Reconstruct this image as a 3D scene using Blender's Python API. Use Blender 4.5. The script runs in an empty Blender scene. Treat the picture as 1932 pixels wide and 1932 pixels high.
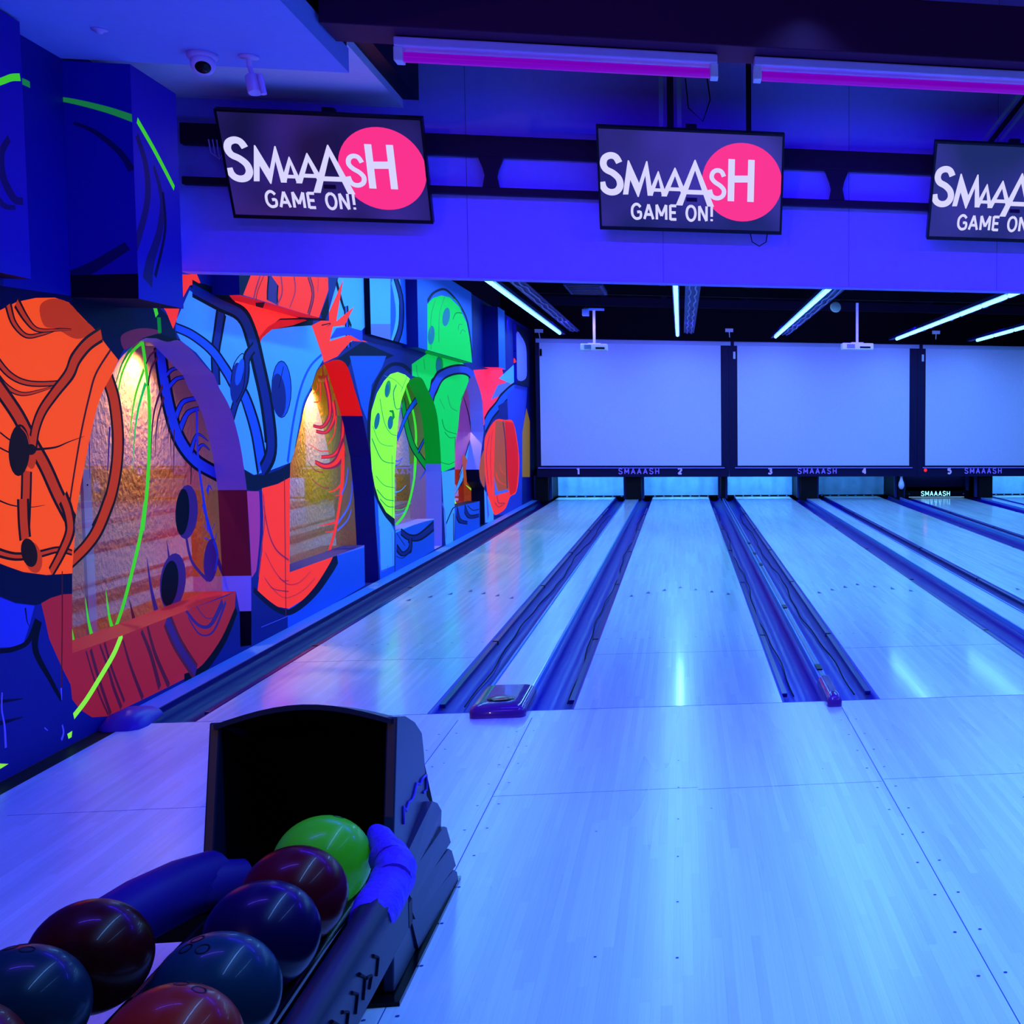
import bpy, bmesh, math, random
from mathutils import Vector, Matrix
from mathutils.geometry import delaunay_2d_cdt
random.seed(7)
S = bpy.context.scene
COL = S.collection

# ------------------------------------------------------------------ camera
CX, CY, F = 1730.8, 980.8, 2451.5
YAW, PITCH, ROLL = .1798, -.0742, .0054
CAMP = Vector((.546, -6.699, 1.455))
def cdir(r, u, fw):
    c, s = math.cos(ROLL), math.sin(ROLL); r, u = c*r-s*u, s*r+c*u
    c, s = math.cos(PITCH), math.sin(PITCH); fw, u = c*fw-s*u, s*fw+c*u
    c, s = math.cos(YAW), math.sin(YAW)
    return Vector((c*r+s*fw, -s*r+c*fw, u))
R_, U_, F_ = cdir(1, 0, 0), cdir(0, 1, 0), cdir(0, 0, 1)
cam = bpy.data.cameras.new('camera'); co = bpy.data.objects.new('camera', cam); COL.objects.link(co)
M = Matrix.Identity(4)
for i, v in enumerate((R_, U_, -F_)):
    for j in range(3): M[j][i] = v[j]
M.translation = CAMP
co.matrix_world = M
cam.sensor_width = 36; cam.lens = F*36/1932
cam.shift_x = (966-CX)/1932; cam.shift_y = (CY-966)/1932
cam.clip_start = .05; cam.clip_end = 100
S.camera = co
def ray(x, y): return cdir((x-CX)/F, -(y-CY)/F, 1.0)

# ------------------------------------------------------------------ world, exposure, lights
w = bpy.data.worlds.new('World'); S.world = w; w.use_nodes = True
w.node_tree.nodes['Background'].inputs[0].default_value = (.01, .012, .1, 1)
w.node_tree.nodes['Background'].inputs[1].default_value = .12
S.view_settings.view_transform = 'Standard'; S.view_settings.look = 'None'
S.view_settings.exposure = 0; S.view_settings.gamma = 1
CYAN = (.12, .42, 1.0); AZURE = (.11, .33, 1.0); VIOLET = (.030, .010, 1.0); WARM = (1.0, .55, .2)
def area(name, loc, tgt, sx, sy, col, power, spread=math.pi):
    l = bpy.data.lights.new(name, 'AREA'); l.shape = 'RECTANGLE'; l.size = sx; l.size_y = sy
    l.color = col; l.energy = power; l.spread = spread
    o = bpy.data.objects.new(name, l); COL.objects.link(o); o.location = loc
    o.rotation_euler = (Vector(tgt)-Vector(loc)).to_track_quat('-Z', 'Y').to_euler()
    return o
def strip(name, x, y0, y1, z, col, power, wd=.08):
    """downward strip lamp running along Y"""
    l = bpy.data.lights.new(name, 'AREA'); l.shape = 'RECTANGLE'; l.size = wd; l.size_y = y1-y0
    l.color = col; l.energy = power
    o = bpy.data.objects.new(name, l); COL.objects.link(o); o.location = (x, (y0+y1)/2, z)
    return o
STRIPX = [-1.49, .497, 2.2, 4.37, 5.85, 7.9]
for X in STRIPX: strip('strip_lamp', X, 1.45, 17.0, 2.93, CYAN, 165)
# unseen azure fill strips, added over the approach to brighten its floor
for X, p in ((1.1, 68), (2.9, 78), (4.7, 78)): strip('approach_fill', X, -6.0, -.9, 3.35, AZURE, p).data.spread = math.radians(110)
area('violet_batten_and_fill', (.03, -.61, 2.99), (.03, -.30, 1.5), 1.3, .04, VIOLET, 70)
area('violet_batten_and_fill', (1.575, -.61, 2.99), (1.575, -.30, 1.5), 1.3, .04, VIOLET, 95)
area('violet_batten_and_fill', (3.6, -.61, 2.99), (3.6, -.30, 1.5), 1.3, .04, VIOLET, 95)
area('violet_batten_and_fill', (-.6, -3.8, 3.0), (-1.5, -1.5, 0), 1.4, .08, (.09, .045, 1), 42)  # added unseen violet fill for the left approach floor
area('violet_batten_and_fill', (1.4, 14.6, 3.02), (1.6, 17.6, 1.3), 8.5, .06, (.12, .07, 1), 130)  # added violet fill for the projection screens, no fixture there
area('lounge_lamp', (-2.6, -9.5, 2.6), (-.6, -4, .4), .14, .14, (1, .5, .2), 24)

# ------------------------------------------------------------------ materials
def lin(c): return tuple(((v/255)/12.92 if v <= 10 else ((v/255+.055)/1.055)**2.4) for v in c)
MATS = {}
def mat(name, rgb, rough=.6, metal=0, emit=0, ecol=None, spec=.15, noise=0, nscale=30, bump=0, bscale=60, coat=0, alpha=1, trans=0):
    if name in MATS: return MATS[name]
    m = bpy.data.materials.new(name); m.use_nodes = True; nt = m.node_tree
    b = nt.nodes['Principled BSDF']; L = nt.links
    c = (*lin(rgb), 1)
    b.inputs['Base Color'].default_value = c
    b.inputs['Roughness'].default_value = rough; b.inputs['Metallic'].default_value = metal
    b.inputs['Specular IOR Level'].default_value = spec
    b.inputs['Coat Weight'].default_value = coat
    b.inputs['Transmission Weight'].default_value = trans
    if emit:
        b.inputs['Emission Color'].default_value = (*(lin(ecol or rgb)), 1); b.inputs['Emission Strength'].default_value = emit
    tc = nt.nodes.new('ShaderNodeTexCoord')
    n = nt.nodes.new('ShaderNodeTexNoise'); n.inputs['Scale'].default_value = nscale; n.inputs['Detail'].default_value = 4
    L.new(tc.outputs['Object'], n.inputs['Vector'])
    k = noise if noise else .06
    mp = nt.nodes.new('ShaderNodeMapRange'); mp.inputs[3].default_value = 1-k; mp.inputs[4].default_value = 1+k
    L.new(n.outputs['Fac'], mp.inputs[0])
    mx = nt.nodes.new('ShaderNodeVectorMath'); mx.operation = 'SCALE'; mx.inputs[0].default_value = c[:3]
    L.new(mp.outputs[0], mx.inputs['Scale']); L.new(mx.outputs[0], b.inputs['Base Color'])
    if bump:
        n2 = nt.nodes.new('ShaderNodeTexNoise'); n2.inputs['Scale'].default_value = bscale; n2.inputs['Detail'].default_value = 3
        L.new(tc.outputs['Object'], n2.inputs['Vector'])
        bp = nt.nodes.new('ShaderNodeBump'); bp.inputs['Strength'].default_value = bump; bp.inputs['Distance'].default_value = .02
        L.new(n2.outputs['Fac'], bp.inputs['Height']); L.new(bp.outputs[0], b.inputs['Normal'])
    MATS[name] = m; return m
def wood(name, rgb, bw=.027, blen=1.1, rough=.16, var=.16, coat=.0):
    m = bpy.data.materials.new(name); m.use_nodes = True; nt = m.node_tree; L = nt.links; N = nt.nodes
    b = N['Principled BSDF']; tc = N.new('ShaderNodeNewGeometry')
    sp = N.new('ShaderNodeSeparateXYZ'); L.new(tc.outputs['Position'], sp.inputs[0])
    def mth(op, a, bb=None):
        q = N.new('ShaderNodeMath'); q.operation = op
        for i, v in enumerate((a, bb)):
            if v is None: continue
            if isinstance(v, (int, float)): q.inputs[i].default_value = v
            else: L.new(v, q.inputs[i])
        return q.outputs[0]
    bx = mth('DIVIDE', sp.outputs[0], bw); ix = mth('FLOOR', bx)
    wn = N.new('ShaderNodeTexWhiteNoise'); wn.noise_dimensions = '1D'; L.new(ix, wn.inputs['W'])
    by = mth('ADD', mth('DIVIDE', sp.outputs[1], blen), mth('MULTIPLY', wn.outputs['Value'], 7.3)); iy = mth('FLOOR', by)
    cb = N.new('ShaderNodeCombineXYZ'); L.new(ix, cb.inputs[0]); L.new(iy, cb.inputs[1])
    w2 = N.new('ShaderNodeTexWhiteNoise'); w2.noise_dimensions = '2D'; L.new(cb.outputs[0], w2.inputs['Vector'])
    # grain stretched along the boards
    mp = N.new('ShaderNodeMapping'); mp.inputs['Scale'].default_value = (160, 2.2, 1); L.new(tc.outputs['Position'], mp.inputs[0])
    ns = N.new('ShaderNodeTexNoise'); ns.inputs['Scale'].default_value = 1; ns.inputs['Detail'].default_value = 5; L.new(mp.outputs[0], ns.inputs['Vector'])
    mp2 = N.new('ShaderNodeMapping'); mp2.inputs['Scale'].default_value = (5, .35, 1); L.new(tc.outputs['Position'], mp2.inputs[0])
    n2 = N.new('ShaderNodeTexNoise'); n2.inputs['Scale'].default_value = 1; n2.inputs['Detail'].default_value = 2; L.new(mp2.outputs[0], n2.inputs['Vector'])
    v = mth('ADD', mth('MULTIPLY', w2.outputs['Value'], var), mth('MULTIPLY', ns.outputs['Fac'], .22))
    v = mth('ADD', v, mth('MULTIPLY', n2.outputs['Fac'], .22))
    fx = mth('FRACT', bx); edge = mth('LESS_THAN', fx, .05)
    v = mth('SUBTRACT', mth('ADD', v, .68), mth('MULTIPLY', edge, .10))
    sc = N.new('ShaderNodeVectorMath'); sc.operation = 'SCALE'; sc.inputs[0].default_value = lin(rgb); L.new(v, sc.inputs['Scale'])
    L.new(sc.outputs[0], b.inputs['Base Color'])
    r = mth('ADD', mth('MULTIPLY', n2.outputs['Fac'], .10), rough-.05); L.new(r, b.inputs['Roughness'])
    b.inputs['Coat Weight'].default_value = coat; b.inputs['Coat Roughness'].default_value = .08
    b.inputs['Specular IOR Level'].default_value = .5
    MATS[name] = m; return m
WOODA = wood('maple_approach', (200, 222, 228), rough=.28)
WOODL = wood('maple_lane', (198, 225, 230), bw=.0265, rough=.24, coat=.25)
white = mat('white_paint', (225, 222, 235), .7)
black = mat('black_panel', (12, 10, 16), .5)
blackg = mat('black_gloss', (10, 10, 14), .18)
steel = mat('dark_steel', (40, 20, 40), .6)
navy = mat('navy_paint', (5, 8, 52), .7, spec=.1)
dblue = mat('deep_blue_paint', (12, 16, 125), .6)
mblue = mat('mid_blue_paint', (34, 96, 222), .6, emit=.06)  # emit here and below puts the blacklight glow into the mural paints
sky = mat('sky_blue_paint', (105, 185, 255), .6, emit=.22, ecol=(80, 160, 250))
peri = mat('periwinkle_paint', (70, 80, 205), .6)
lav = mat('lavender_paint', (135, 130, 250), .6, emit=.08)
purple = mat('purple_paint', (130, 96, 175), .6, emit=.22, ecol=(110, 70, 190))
orange = mat('orange_fluorescent_paint', (255, 70, 4), .8, emit=.8, ecol=(255, 80, 12))
orange2 = mat('burnt_orange_fluorescent_paint', (175, 34, 2), .8, emit=.6, ecol=(205, 58, 14))
lime = mat('lime_fluorescent_paint', (120, 255, 40), .8, emit=.7, ecol=(150, 255, 60))
green = mat('green_fluorescent_paint', (8, 180, 60), .8, emit=.6, ecol=(10, 215, 90))
grass = mat('grass_green_fluorescent_paint', (50, 200, 20), .8, emit=.65, ecol=(70, 225, 40))
dgreen = mat('dark_green_paint', (0, 120, 25), .8, emit=.55, ecol=(0, 150, 40))
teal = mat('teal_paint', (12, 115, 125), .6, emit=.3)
coral = mat('coral_fluorescent_paint', (240, 36, 14), .8, emit=.8, ecol=(255, 50, 48))
pink = mat('hot_pink_fluorescent_paint', (250, 30, 60), .8, emit=.8, ecol=(255, 40, 95))
red = mat('red_fluorescent_paint', (215, 10, 14), .8, emit=.65, ecol=(225, 20, 24))
shade_red = mat('shaded_red_fluorescent_paint', (140, 16, 34), .6, emit=.6, ecol=(160, 24, 40))  # red darkened in its colour where less blacklight reaches the sill
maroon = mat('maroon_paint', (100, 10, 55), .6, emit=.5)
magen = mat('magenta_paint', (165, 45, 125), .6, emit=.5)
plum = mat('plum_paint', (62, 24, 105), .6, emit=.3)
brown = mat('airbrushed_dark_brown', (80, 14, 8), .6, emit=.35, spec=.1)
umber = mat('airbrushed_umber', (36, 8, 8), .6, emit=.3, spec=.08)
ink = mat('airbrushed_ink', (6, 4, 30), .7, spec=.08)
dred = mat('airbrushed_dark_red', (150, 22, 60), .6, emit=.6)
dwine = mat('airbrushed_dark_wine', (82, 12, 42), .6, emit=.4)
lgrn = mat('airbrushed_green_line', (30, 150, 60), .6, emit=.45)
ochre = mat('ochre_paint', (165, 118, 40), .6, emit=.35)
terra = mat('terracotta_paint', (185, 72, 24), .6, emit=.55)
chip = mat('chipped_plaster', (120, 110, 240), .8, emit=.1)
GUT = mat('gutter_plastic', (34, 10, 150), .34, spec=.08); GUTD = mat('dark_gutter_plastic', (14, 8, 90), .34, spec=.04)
RAIL = mat('rail_plastic', (20, 14, 100), .3)
LEDGE = mat('ledge_laminate', (95, 150, 225), .4)
stucco = mat('stucco', (205, 160, 110), .85, bump=1.0, bscale=26, noise=.15, nscale=6)

# ------------------------------------------------------------------ mesh helpers
class MB:
    def __init__(s): s.v = []; s.f = []; s.m = []; s.mats = []; s.sm = []
    def mi(s, m):
        if m not in s.mats: s.mats.append(m)
        return s.mats.index(m)
    def face(s, pts, m, smooth=False):
        n = len(s.v); s.v += [tuple(p) for p in pts]; s.f.append(list(range(n, n+len(pts)))); s.m.append(s.mi(m)); s.sm.append(smooth)
    def grid(s, rows, m, smooth=True, closed=False):
        n = len(s.v); k = len(rows[0])
        for r in rows: s.v += [tuple(p) for p in r]
        for i in range(len(rows)-1):
            for j in range(k if closed else k-1):
                a = n+i*k+j; b = n+i*k+(j+1) % k
                s.f.append([a, b, b+k, a+k]); s.m.append(s.mi(m)); s.sm.append(smooth)
    def box(s, x0, x1, y0, y1, z0, z1, m):
        P = [(x0,y0,z0),(x1,y0,z0),(x1,y1,z0),(x0,y1,z0),(x0,y0,z1),(x1,y0,z1),(x1,y1,z1),(x0,y1,z1)]
        n = len(s.v); s.v += P
        for q in ((0,3,2,1),(4,5,6,7),(0,1,5,4),(1,2,6,5),(2,3,7,6),(3,0,4,7)):
            s.f.append([n+i for i in q]); s.m.append(s.mi(m)); s.sm.append(False)
    def tube(s, pts, r, m, n=10, cap=True):
        pts = [Vector(p) for p in pts]; rows = []
        rr = r if isinstance(r, (list, tuple)) else [r]*len(pts)
        up = None
        for i, p in enumerate(pts):
            d = (pts[min(i+1, len(pts)-1)]-pts[max(i-1, 0)]).normalized()
            if up is None: up = Vector((0,0,1)) if abs(d.z) < .9 else Vector((1,0,0))
            a = d.cross(up).normalized(); up = a.cross(d).normalized()
            rows.append([p+(a*math.cos(t)+up*math.sin(t))*rr[i] for t in [2*math.pi*k/n for k in range(n)]])
        s.grid(rows, m, True, True)
        if cap:
            s.face(rows[0], m); s.face(rows[-1][::-1], m)
    def lathe(s, c, ax, prof, m, n=24):
        """prof: (distance along axis, radius)"""
        c = Vector(c); ax = Vector(ax).normalized(); a = ax.orthogonal().normalized(); b = ax.cross(a)
        s.grid([[c+ax*t+(a*math.cos(q)+b*math.sin(q))*r for q in [2*math.pi*k/n for k in range(n)]] for t, r in prof], m, True, True)
    def prism(s, poly, vec, m):
        v = Vector(vec); poly = [Vector(p) for p in poly]
        s.face(poly, m); s.face([p+v for p in poly][::-1], m)
        for i in range(len(poly)):
            a, b = poly[i], poly[(i+1) % len(poly)]; s.face([a, a+v, b+v, b], m)
    def build(s, name, parent=None, bevel=0, loc=None, sub=0):
        me = bpy.data.meshes.new(name); L = Vector(loc) if loc else Vector((0,0,0))
        me.from_pydata([tuple(Vector(p)-L) for p in s.v], [], s.f)
        for m in s.mats: me.materials.append(m)
        for i, p in enumerate(me.polygons): p.material_index = s.m[i]; p.use_smooth = s.sm[i]
        me.validate()
        o = bpy.data.objects.new(name, me); COL.objects.link(o); o.location = L
        if parent: o.parent = parent; o.location = L-parent.location if loc else -Vector(parent.location)
        if bevel:
            bb = bmesh.new(); bb.from_mesh(me); bmesh.ops.remove_doubles(bb, verts=bb.verts, dist=1e-5); bb.to_mesh(me); bb.free()
            b = o.modifiers.new('b', 'BEVEL'); b.width = bevel; b.segments = 2; b.limit_method = 'ANGLE'
        return o
def weld(o):
    bb = bmesh.new(); bb.from_mesh(o.data); bmesh.ops.remove_doubles(bb, verts=bb.verts, dist=2e-4); bb.to_mesh(o.data); bb.free(); return o
def tag(o, label, cat, group=None):
    o['label'] = label; o['category'] = cat
    if group: o['group'] = group
    return o
def struct(o): o['kind'] = 'structure'; return o
def thing(name, label, cat, loc, group=None):
    o = bpy.data.objects.new(name, None); COL.objects.link(o); o.location = loc; o.empty_display_size = .1
    return tag(o, label, cat, group)
def copy_tree(o, parent=None):
    c = o.copy(); COL.objects.link(c); c.parent = parent
    for ch in [q for q in bpy.data.objects if q.parent == o]: copy_tree(ch, c)
    return c

# ------------------------------------------------------------------ tracing onto real planes
class Plane:
    def __init__(s, o, u, v): s.o = Vector(o); s.u = Vector(u).normalized(); s.v = Vector(v).normalized(); s.n = s.u.cross(s.v)
    def px(s, x, y):
        d = ray(x, y); t = (s.o-CAMP).dot(s.n)/d.dot(s.n); p = CAMP+d*t-s.o
        return (p.dot(s.u), p.dot(s.v))
    def w(s, a, b, off=0): return s.o+s.u*a+s.v*b+s.n*off
def catmull(p, n=5, closed=False):
    out = []; m = len(p)
    for i in range(m if closed else m-1):
        g = (lambda k: p[k % m]) if closed else (lambda k: p[min(max(k, 0), m-1)])
        a, b, c, d = g(i-1), g(i), g(i+1), g(i+2)
        for k in range(n):
            t = k/n
            out.append(tuple(.5*(2*b[j]+(c[j]-a[j])*t+(2*a[j]-5*b[j]+4*c[j]-d[j])*t*t+(3*b[j]-a[j]-3*c[j]+d[j])*t**3) for j in (0, 1)))
    if not closed: out.append(tuple(p[-1]))
    return out
def ccw(p):
    a = sum(p[i][0]*p[(i+1) % len(p)][1]-p[(i+1) % len(p)][0]*p[i][1] for i in range(len(p)))
    return p if a > 0 else p[::-1]
G = {'g': (0,0,3.45), 'a': (0,500,3.864), 'b': (0,950,3.45), 'c': (280,500,3.864), 'd': (400,850,4.83), 'e': (650,520,5.084), 'f': (650,760,5.084), 'p': (0,0,1), 'k': (380,180,4.025)}
def P(s):
    """'a 10,20 30,40 b 5,6' -> photograph points; a letter sets the frame the numbers are read in"""
    g = G['p']; out = []
    for t in s.split():
        if t in G: g = G[t]
        else:
            x, y = t.split(','); out.append((g[0]+float(x)/g[2], g[1]+float(y)/g[2]))
    return out
def poly(m, s, smooth=True, n=4):
    def f(pl):
        p = [pl.px(*q) for q in P(s)]
        return [(m, ccw(catmull(p, n, True) if smooth else p))]
    return f
def stroke2(m, pts, wd):
    """pts in plane coords, wd list"""
    out = []; n = len(pts); L = []; Rr = []
    for i in range(n):
        a = pts[max(i-1, 0)]; b = pts[min(i+1, n-1)]; dx, dy = b[0]-a[0], b[1]-a[1]; l = math.hypot(dx, dy) or 1
        h = wd[i]/2; L.append((pts[i][0]-dy/l*h, pts[i][1]+dx/l*h)); Rr.append((pts[i][0]+dy/l*h, pts[i][1]-dx/l*h))
    for i in range(n-1):
        q = [L[i], Rr[i], Rr[i+1], L[i+1]]
        # guard against folded quads
        def cr(a, b, c): return (b[0]-a[0])*(c[1]-a[1])-(b[1]-a[1])*(c[0]-a[0])
        s = [cr(q[k], q[(k+1) % 4], q[(k+2) % 4]) for k in range(4)]
        if all(t > 0 for t in s) or all(t < 0 for t in s): out.append((m, ccw(q)))
        else:
            for tri in ([q[0], q[1], q[2]], [q[0], q[2], q[3]]):
                if abs(cr(*tri)) > 1e-7: out.append((m, ccw(tri)))
    return out
def line(m, s, w0, w1=None, edge=None, n=5, taper=False):
    """stroke of w0 (px of the zoomed frame) narrowing to w1; edge = outline material and width"""
    def f(pl):
        fr = [t for t in s.split() if t in G][0]; k = G[fr][2]
        q = catmull(P(s), n) if len(P(s)) > 2 else P(s)
        pp = [pl.px(*t) for t in q]
        a, b = w0/k, (w0 if w1 is None else w1)/k
        wd = []
        for i, t in enumerate(q):
            # width measured in the photograph, turned into metres on the plane (across the stroke)
            e = q[min(i+1, len(q)-1)]; c = q[max(i-1, 0)]; dx, dy = e[0]-c[0], e[1]-c[1]; l = math.hypot(dx, dy) or 1
            x0 = pl.px(t[0]-dy/l*.5, t[1]+dx/l*.5); x1 = pl.px(t[0]+dy/l*.5, t[1]-dx/l*.5)
            dpx, dpy = pp[min(i+1, len(q)-1)], pp[max(i-1, 0)]
            tx, ty = dpx[0]-dpy[0], dpx[1]-dpy[1]; tl = math.hypot(tx, ty) or 1
            acr = abs((x1[0]-x0[0])*ty-(x1[1]-x0[1])*tx)/tl
            wd.append((a+(b-a)*i/(len(q)-1))*acr)
        out = []
        if edge: out += stroke2(edge[0], pp, [x*(1+2*(edge[1]*1.9+1.5)/max(w0, 1)) for x in wd])
        return out+stroke2(m, pp, wd)
    return f
def ell(m, s, rx, ry, tilt=0):
    def f(pl):
        fr = s.split()[0]; k = G[fr][2]; c = P(s)[0]; t = math.radians(tilt)
        return [(m, ccw([pl.px(c[0]+(rx*math.cos(a)*math.cos(t)-ry*math.sin(a)*math.sin(t))/k, c[1]+(rx*math.cos(a)*math.sin(t)+ry*math.sin(a)*math.cos(t))/k) for a in [2*math.pi*i/20 for i in range(20)]]))]
    return f
HOLE = 'HOLE'
def paint(mb, pl, base, basemat, layers, off=0, flip=False):
    """one seamless painted face: base polygon cut by every painted shape; the last shape on top wins"""
    items = [(basemat, ccw(base))]
    for l in layers:
        for m, p in l(pl): items.append((m, p))
    vs = []; fs = []
    for m, p in items:
        n = len(vs); vs += [Vector(q) for q in p]; fs.append(list(range(n, n+len(p))))
    V, E_, Fc, ov, oe, of = delaunay_2d_cdt(vs, [], fs, 1, 1e-5)
    n0 = len(mb.v); mb.v += [tuple(pl.w(v[0], v[1], off)) for v in V]
    for f, o in zip(Fc, of):
        if 0 not in o: continue
        m = items[max(o)][0]
        if m == HOLE or m is None: continue
        f = list(f) if not flip else list(f)[::-1]
        mb.f.append([n0+i for i in f]); mb.m.append(mb.mi(m)); mb.sm.append(False)
def outline(pl, s, smooth=True, n=4):
    p = [pl.px(*q) for q in P(s)]
    return ccw(catmull(p, n, True) if smooth else p)
# simple stroke lettering
GL = {'S': [[(.6,.82),(.5,.95),(.3,1),(.1,.93),(.03,.77),(.1,.6),(.32,.51),(.54,.42),(.62,.26),(.55,.08),(.32,0),(.1,.05),(0,.2)]],
 'M': [[(.04,0),(.04,1)],[(.04,1),(.4,.25)],[(.4,.25),(.76,1)],[(.76,1),(.76,0)]],
 'A': [[(0,0),(.34,1)],[(.34,1),(.68,0)],[(.13,.32),(.55,.32)]], 'H': [[(.04,0),(.04,1)],[(.62,0),(.62,1)],[(.04,.5),(.62,.5)]],
 'G': [[(.68,.8),(.5,.97),(.28,.97),(.08,.78),(.03,.5),(.08,.22),(.28,.03),(.5,.03),(.68,.14),(.68,.46),(.42,.46)]],
 'E': [[(.04,0),(.04,1)],[(.04,.96),(.5,.96)],[(.04,.5),(.46,.5)],[(.04,.04),(.5,.04)]],
 'O': [[(.36,1),(.12,.86),(.02,.5),(.12,.14),(.36,0),(.6,.14),(.7,.5),(.6,.86),(.36,1)]],
 'N': [[(.04,0),(.04,1)],[(.04,1),(.6,0)],[(.6,0),(.6,1)]], '!': [[(.1,.3),(.1,1)],[(.1,.0),(.1,.14)]], ' ': [],
 '1': [[(.32,0),(.32,1)],[(.32,.98),(.1,.78)]], '2': [[(.04,.78),(.15,.95),(.4,.98),(.56,.8),(.5,.58),(.04,.06)],[(.04,.06),(.6,.06)]],
 '3': [[(.05,.85),(.3,.98),(.52,.85),(.5,.62),(.28,.53)],[(.28,.53),(.55,.4),(.55,.15),(.3,.02),(.03,.15)]],
 '4': [[(.45,0),(.45,1)],[(.45,1),(.02,.3)],[(.02,.3),(.62,.3)]], '5': [[(.55,.95),(.14,.95)],[(.14,.95),(.08,.55)],[(.08,.55),(.35,.62),(.56,.45),(.52,.15),(.28,.02),(.04,.12)]]}
WID = {'M': .8, 'A': .68, '!': .2, ' ': .3, 'O': .72, 'G': .72, 'E': .5, 'S': .62}
def textpolys(m, txt, x, y, h, th, gap=.18, xs=1.0):
    out = []
    for ch in txt:
        for st in GL[ch]:
            pts = [(x+a*h*xs, y+b*h) for a, b in st]
            if len(pts) > 4: pts = catmull(pts, 3)
            out += stroke2(m, pts, [th]*len(pts))
        x += (WID.get(ch, .66)+gap)*h*xs
    return out, x
def letter_mesh(txt, h, th, gap, m):
    """raised lettering lying in the XZ plane, centred"""
    pol, x1 = textpolys(m, txt, 0, 0, h, th, gap); x1 -= gap*h
    mb = MB()
    for mm, p in pol:
        p = ccw(p); mb.prism([(q[0]-x1/2, 0, q[1]) for q in p], (0, .006, 0), mm)
    return mb

# ================================================================== ROOM SHELL
mb = MB()
mb.face([(-2.06,-10.5,0),(9.5,-10.5,0),(9.5,0,0),(-2.06,0,0)], WOODA)
seam = mat('floor_seam', (60, 90, 150), .7)
for X in (-.535, -.187, 1.345, 2.98): mb.box(X-.0015, X+.0015, -10.5, -.16, .0002, .0008, seam)
mb.box(-2.0, 9, -.0035, .0005, .0002, .0008, seam)
for x0, x1, y in ((-.187,.6,-1.53),(.6,1.34,-1.56),(1.35,3.0,-1.53),(-1.9,-.535,-1.5)): mb.box(x0, x1, y-.001, y+.001, .0002, .0006, seam)
dot = mat('screw_dot', (50, 60, 140), .6)
def disc(mb, x, y, r, m, z=.001): mb.face([(x+r*math.cos(a), y+r*math.sin(a), z) for a in [2*math.pi*i/10 for i in range(10)]], m)
for k in range(26):
    y = -.45-.3*k
    for X in (1.345, -.187, -.535): 
        disc(mb, X-.038, y, .0055, dot); disc(mb, X+.038, y+.01, .0055, dot)
for k in range(9): disc(mb, .524, -1.1-.42*k, .0045, dot)
random.seed(3)
for k in range(14): disc(mb, random.uniform(-.5, 2.6), random.uniform(-4, -.4), .004, dot)
mb.box(-2.2, 9.5, -10.5, 0, -.12, -.001, black)
mb.box(-2.2, 9.5, .001, 20, -.2, -.12, black)
struct(mb.build('floor'))

# lanes
LX = [(-1.7695, -.710), (0, 1.0541), (1.571, 2.629), (3.329, 4.387), (4.9365, 5.99), (6.69, 7.744)]
arrow = mat('lane_arrow', (40, 60, 130), .4)
LLAB = ['bowling lane next to the painted mural wall, ending under number 1', 'bowling lane under number 2, second one out from the mural wall',
 'bowling lane under number 3, in the right half of the picture', 'bowling lane under number 4, between the wide divider and the far right lanes',
 'bowling lane under number 5 with the dark lowered sweep board at its end', 'far end of the bowling lane cut off by the right picture edge']
for i, (x0, x1) in enumerate(LX):
    mb = MB(); c = (x0+x1)/2
    mb.box(x0, x1, .003, 19.0, -.05, 0, WOODL)
    for k, dy in enumerate((4.37, 4.56, 4.72, 4.886, 4.72, 4.56, 4.39)):
        X = c+(k-3)*.1335; mb.face([(X-.018, dy-.07, .0012), (X+.018, dy-.07, .0012), (X, dy+.07, .0012)], arrow)
    for s in (-1, 1):
        for k in range(5): disc(mb, c+s*(.105+.095*k), 2.16, .009, arrow, .0012)
    mb.box(x0, x1, 1.58, 1.583, .0001, .0006, seam)
    tag(mb.build('bowling_lane'), LLAB[i], 'bowling lane', 'bowling lanes side by side')
# gutters
def gutter(x0, x1, y0, y1, label, lane_side):
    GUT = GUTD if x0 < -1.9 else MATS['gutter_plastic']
    mb = MB(); n = 10; r = (x1-x0)/2; c = (x0+x1)/2; prof = [(x0, -.001)]
    for k in range(n+1):
        a = math.pi*k/n; prof.append((c-(r-.016)*math.cos(a), -.004-.085*math.sin(a)))
    prof.append((x1, -.001))
    ys = [y0+(y1-y0)*j/24 for j in range(25)]
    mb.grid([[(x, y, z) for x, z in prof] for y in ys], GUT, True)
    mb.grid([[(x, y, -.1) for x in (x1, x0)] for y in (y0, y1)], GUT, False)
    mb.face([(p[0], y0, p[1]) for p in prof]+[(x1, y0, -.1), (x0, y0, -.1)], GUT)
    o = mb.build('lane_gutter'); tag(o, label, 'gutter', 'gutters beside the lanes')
    # bumper rail folded down along the lane side
    b = MB(); X = (x0+.028) if lane_side < 0 else (x1-.028)
    b.box(X-.018, X+.018, y0+.25, y1-3.2, -.028, -.006, RAIL)
    for y in (2.2, 5.2, 8.2, 11.2, 14.2): b.box(X-.022, X+.022, y, y+.03, -.03, -.002, blackg)
    b.build('bumper_rail', o, .003)
    b = MB(); X = c+.03*lane_side
    b.tube([(X+.018*math.sin(y*1.3)+.006*math.sin(y*5.1), y, -.072-.004*math.sin(y*2)) for y in [y0+.5+k*.25 for k in range(int((y1-y0-4)/.25))]], .004, ink, 5)
    b.build('cord', o)
gutter(-2.005, -1.7695, .003, 19, 'dark gutter trough along the foot of the mural wall', 1)
gutter(-.710, -.475, .003, 19, 'gutter along the right edge of the lane nearest the mural', -1)
gutter(-.235, 0, .003, 19, 'gutter along the left edge of the lane under number 2', 1)
gutter(1.0541, 1.289, .003, 19, 'gutter along the right edge of the lane under number 2', -1)
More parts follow.
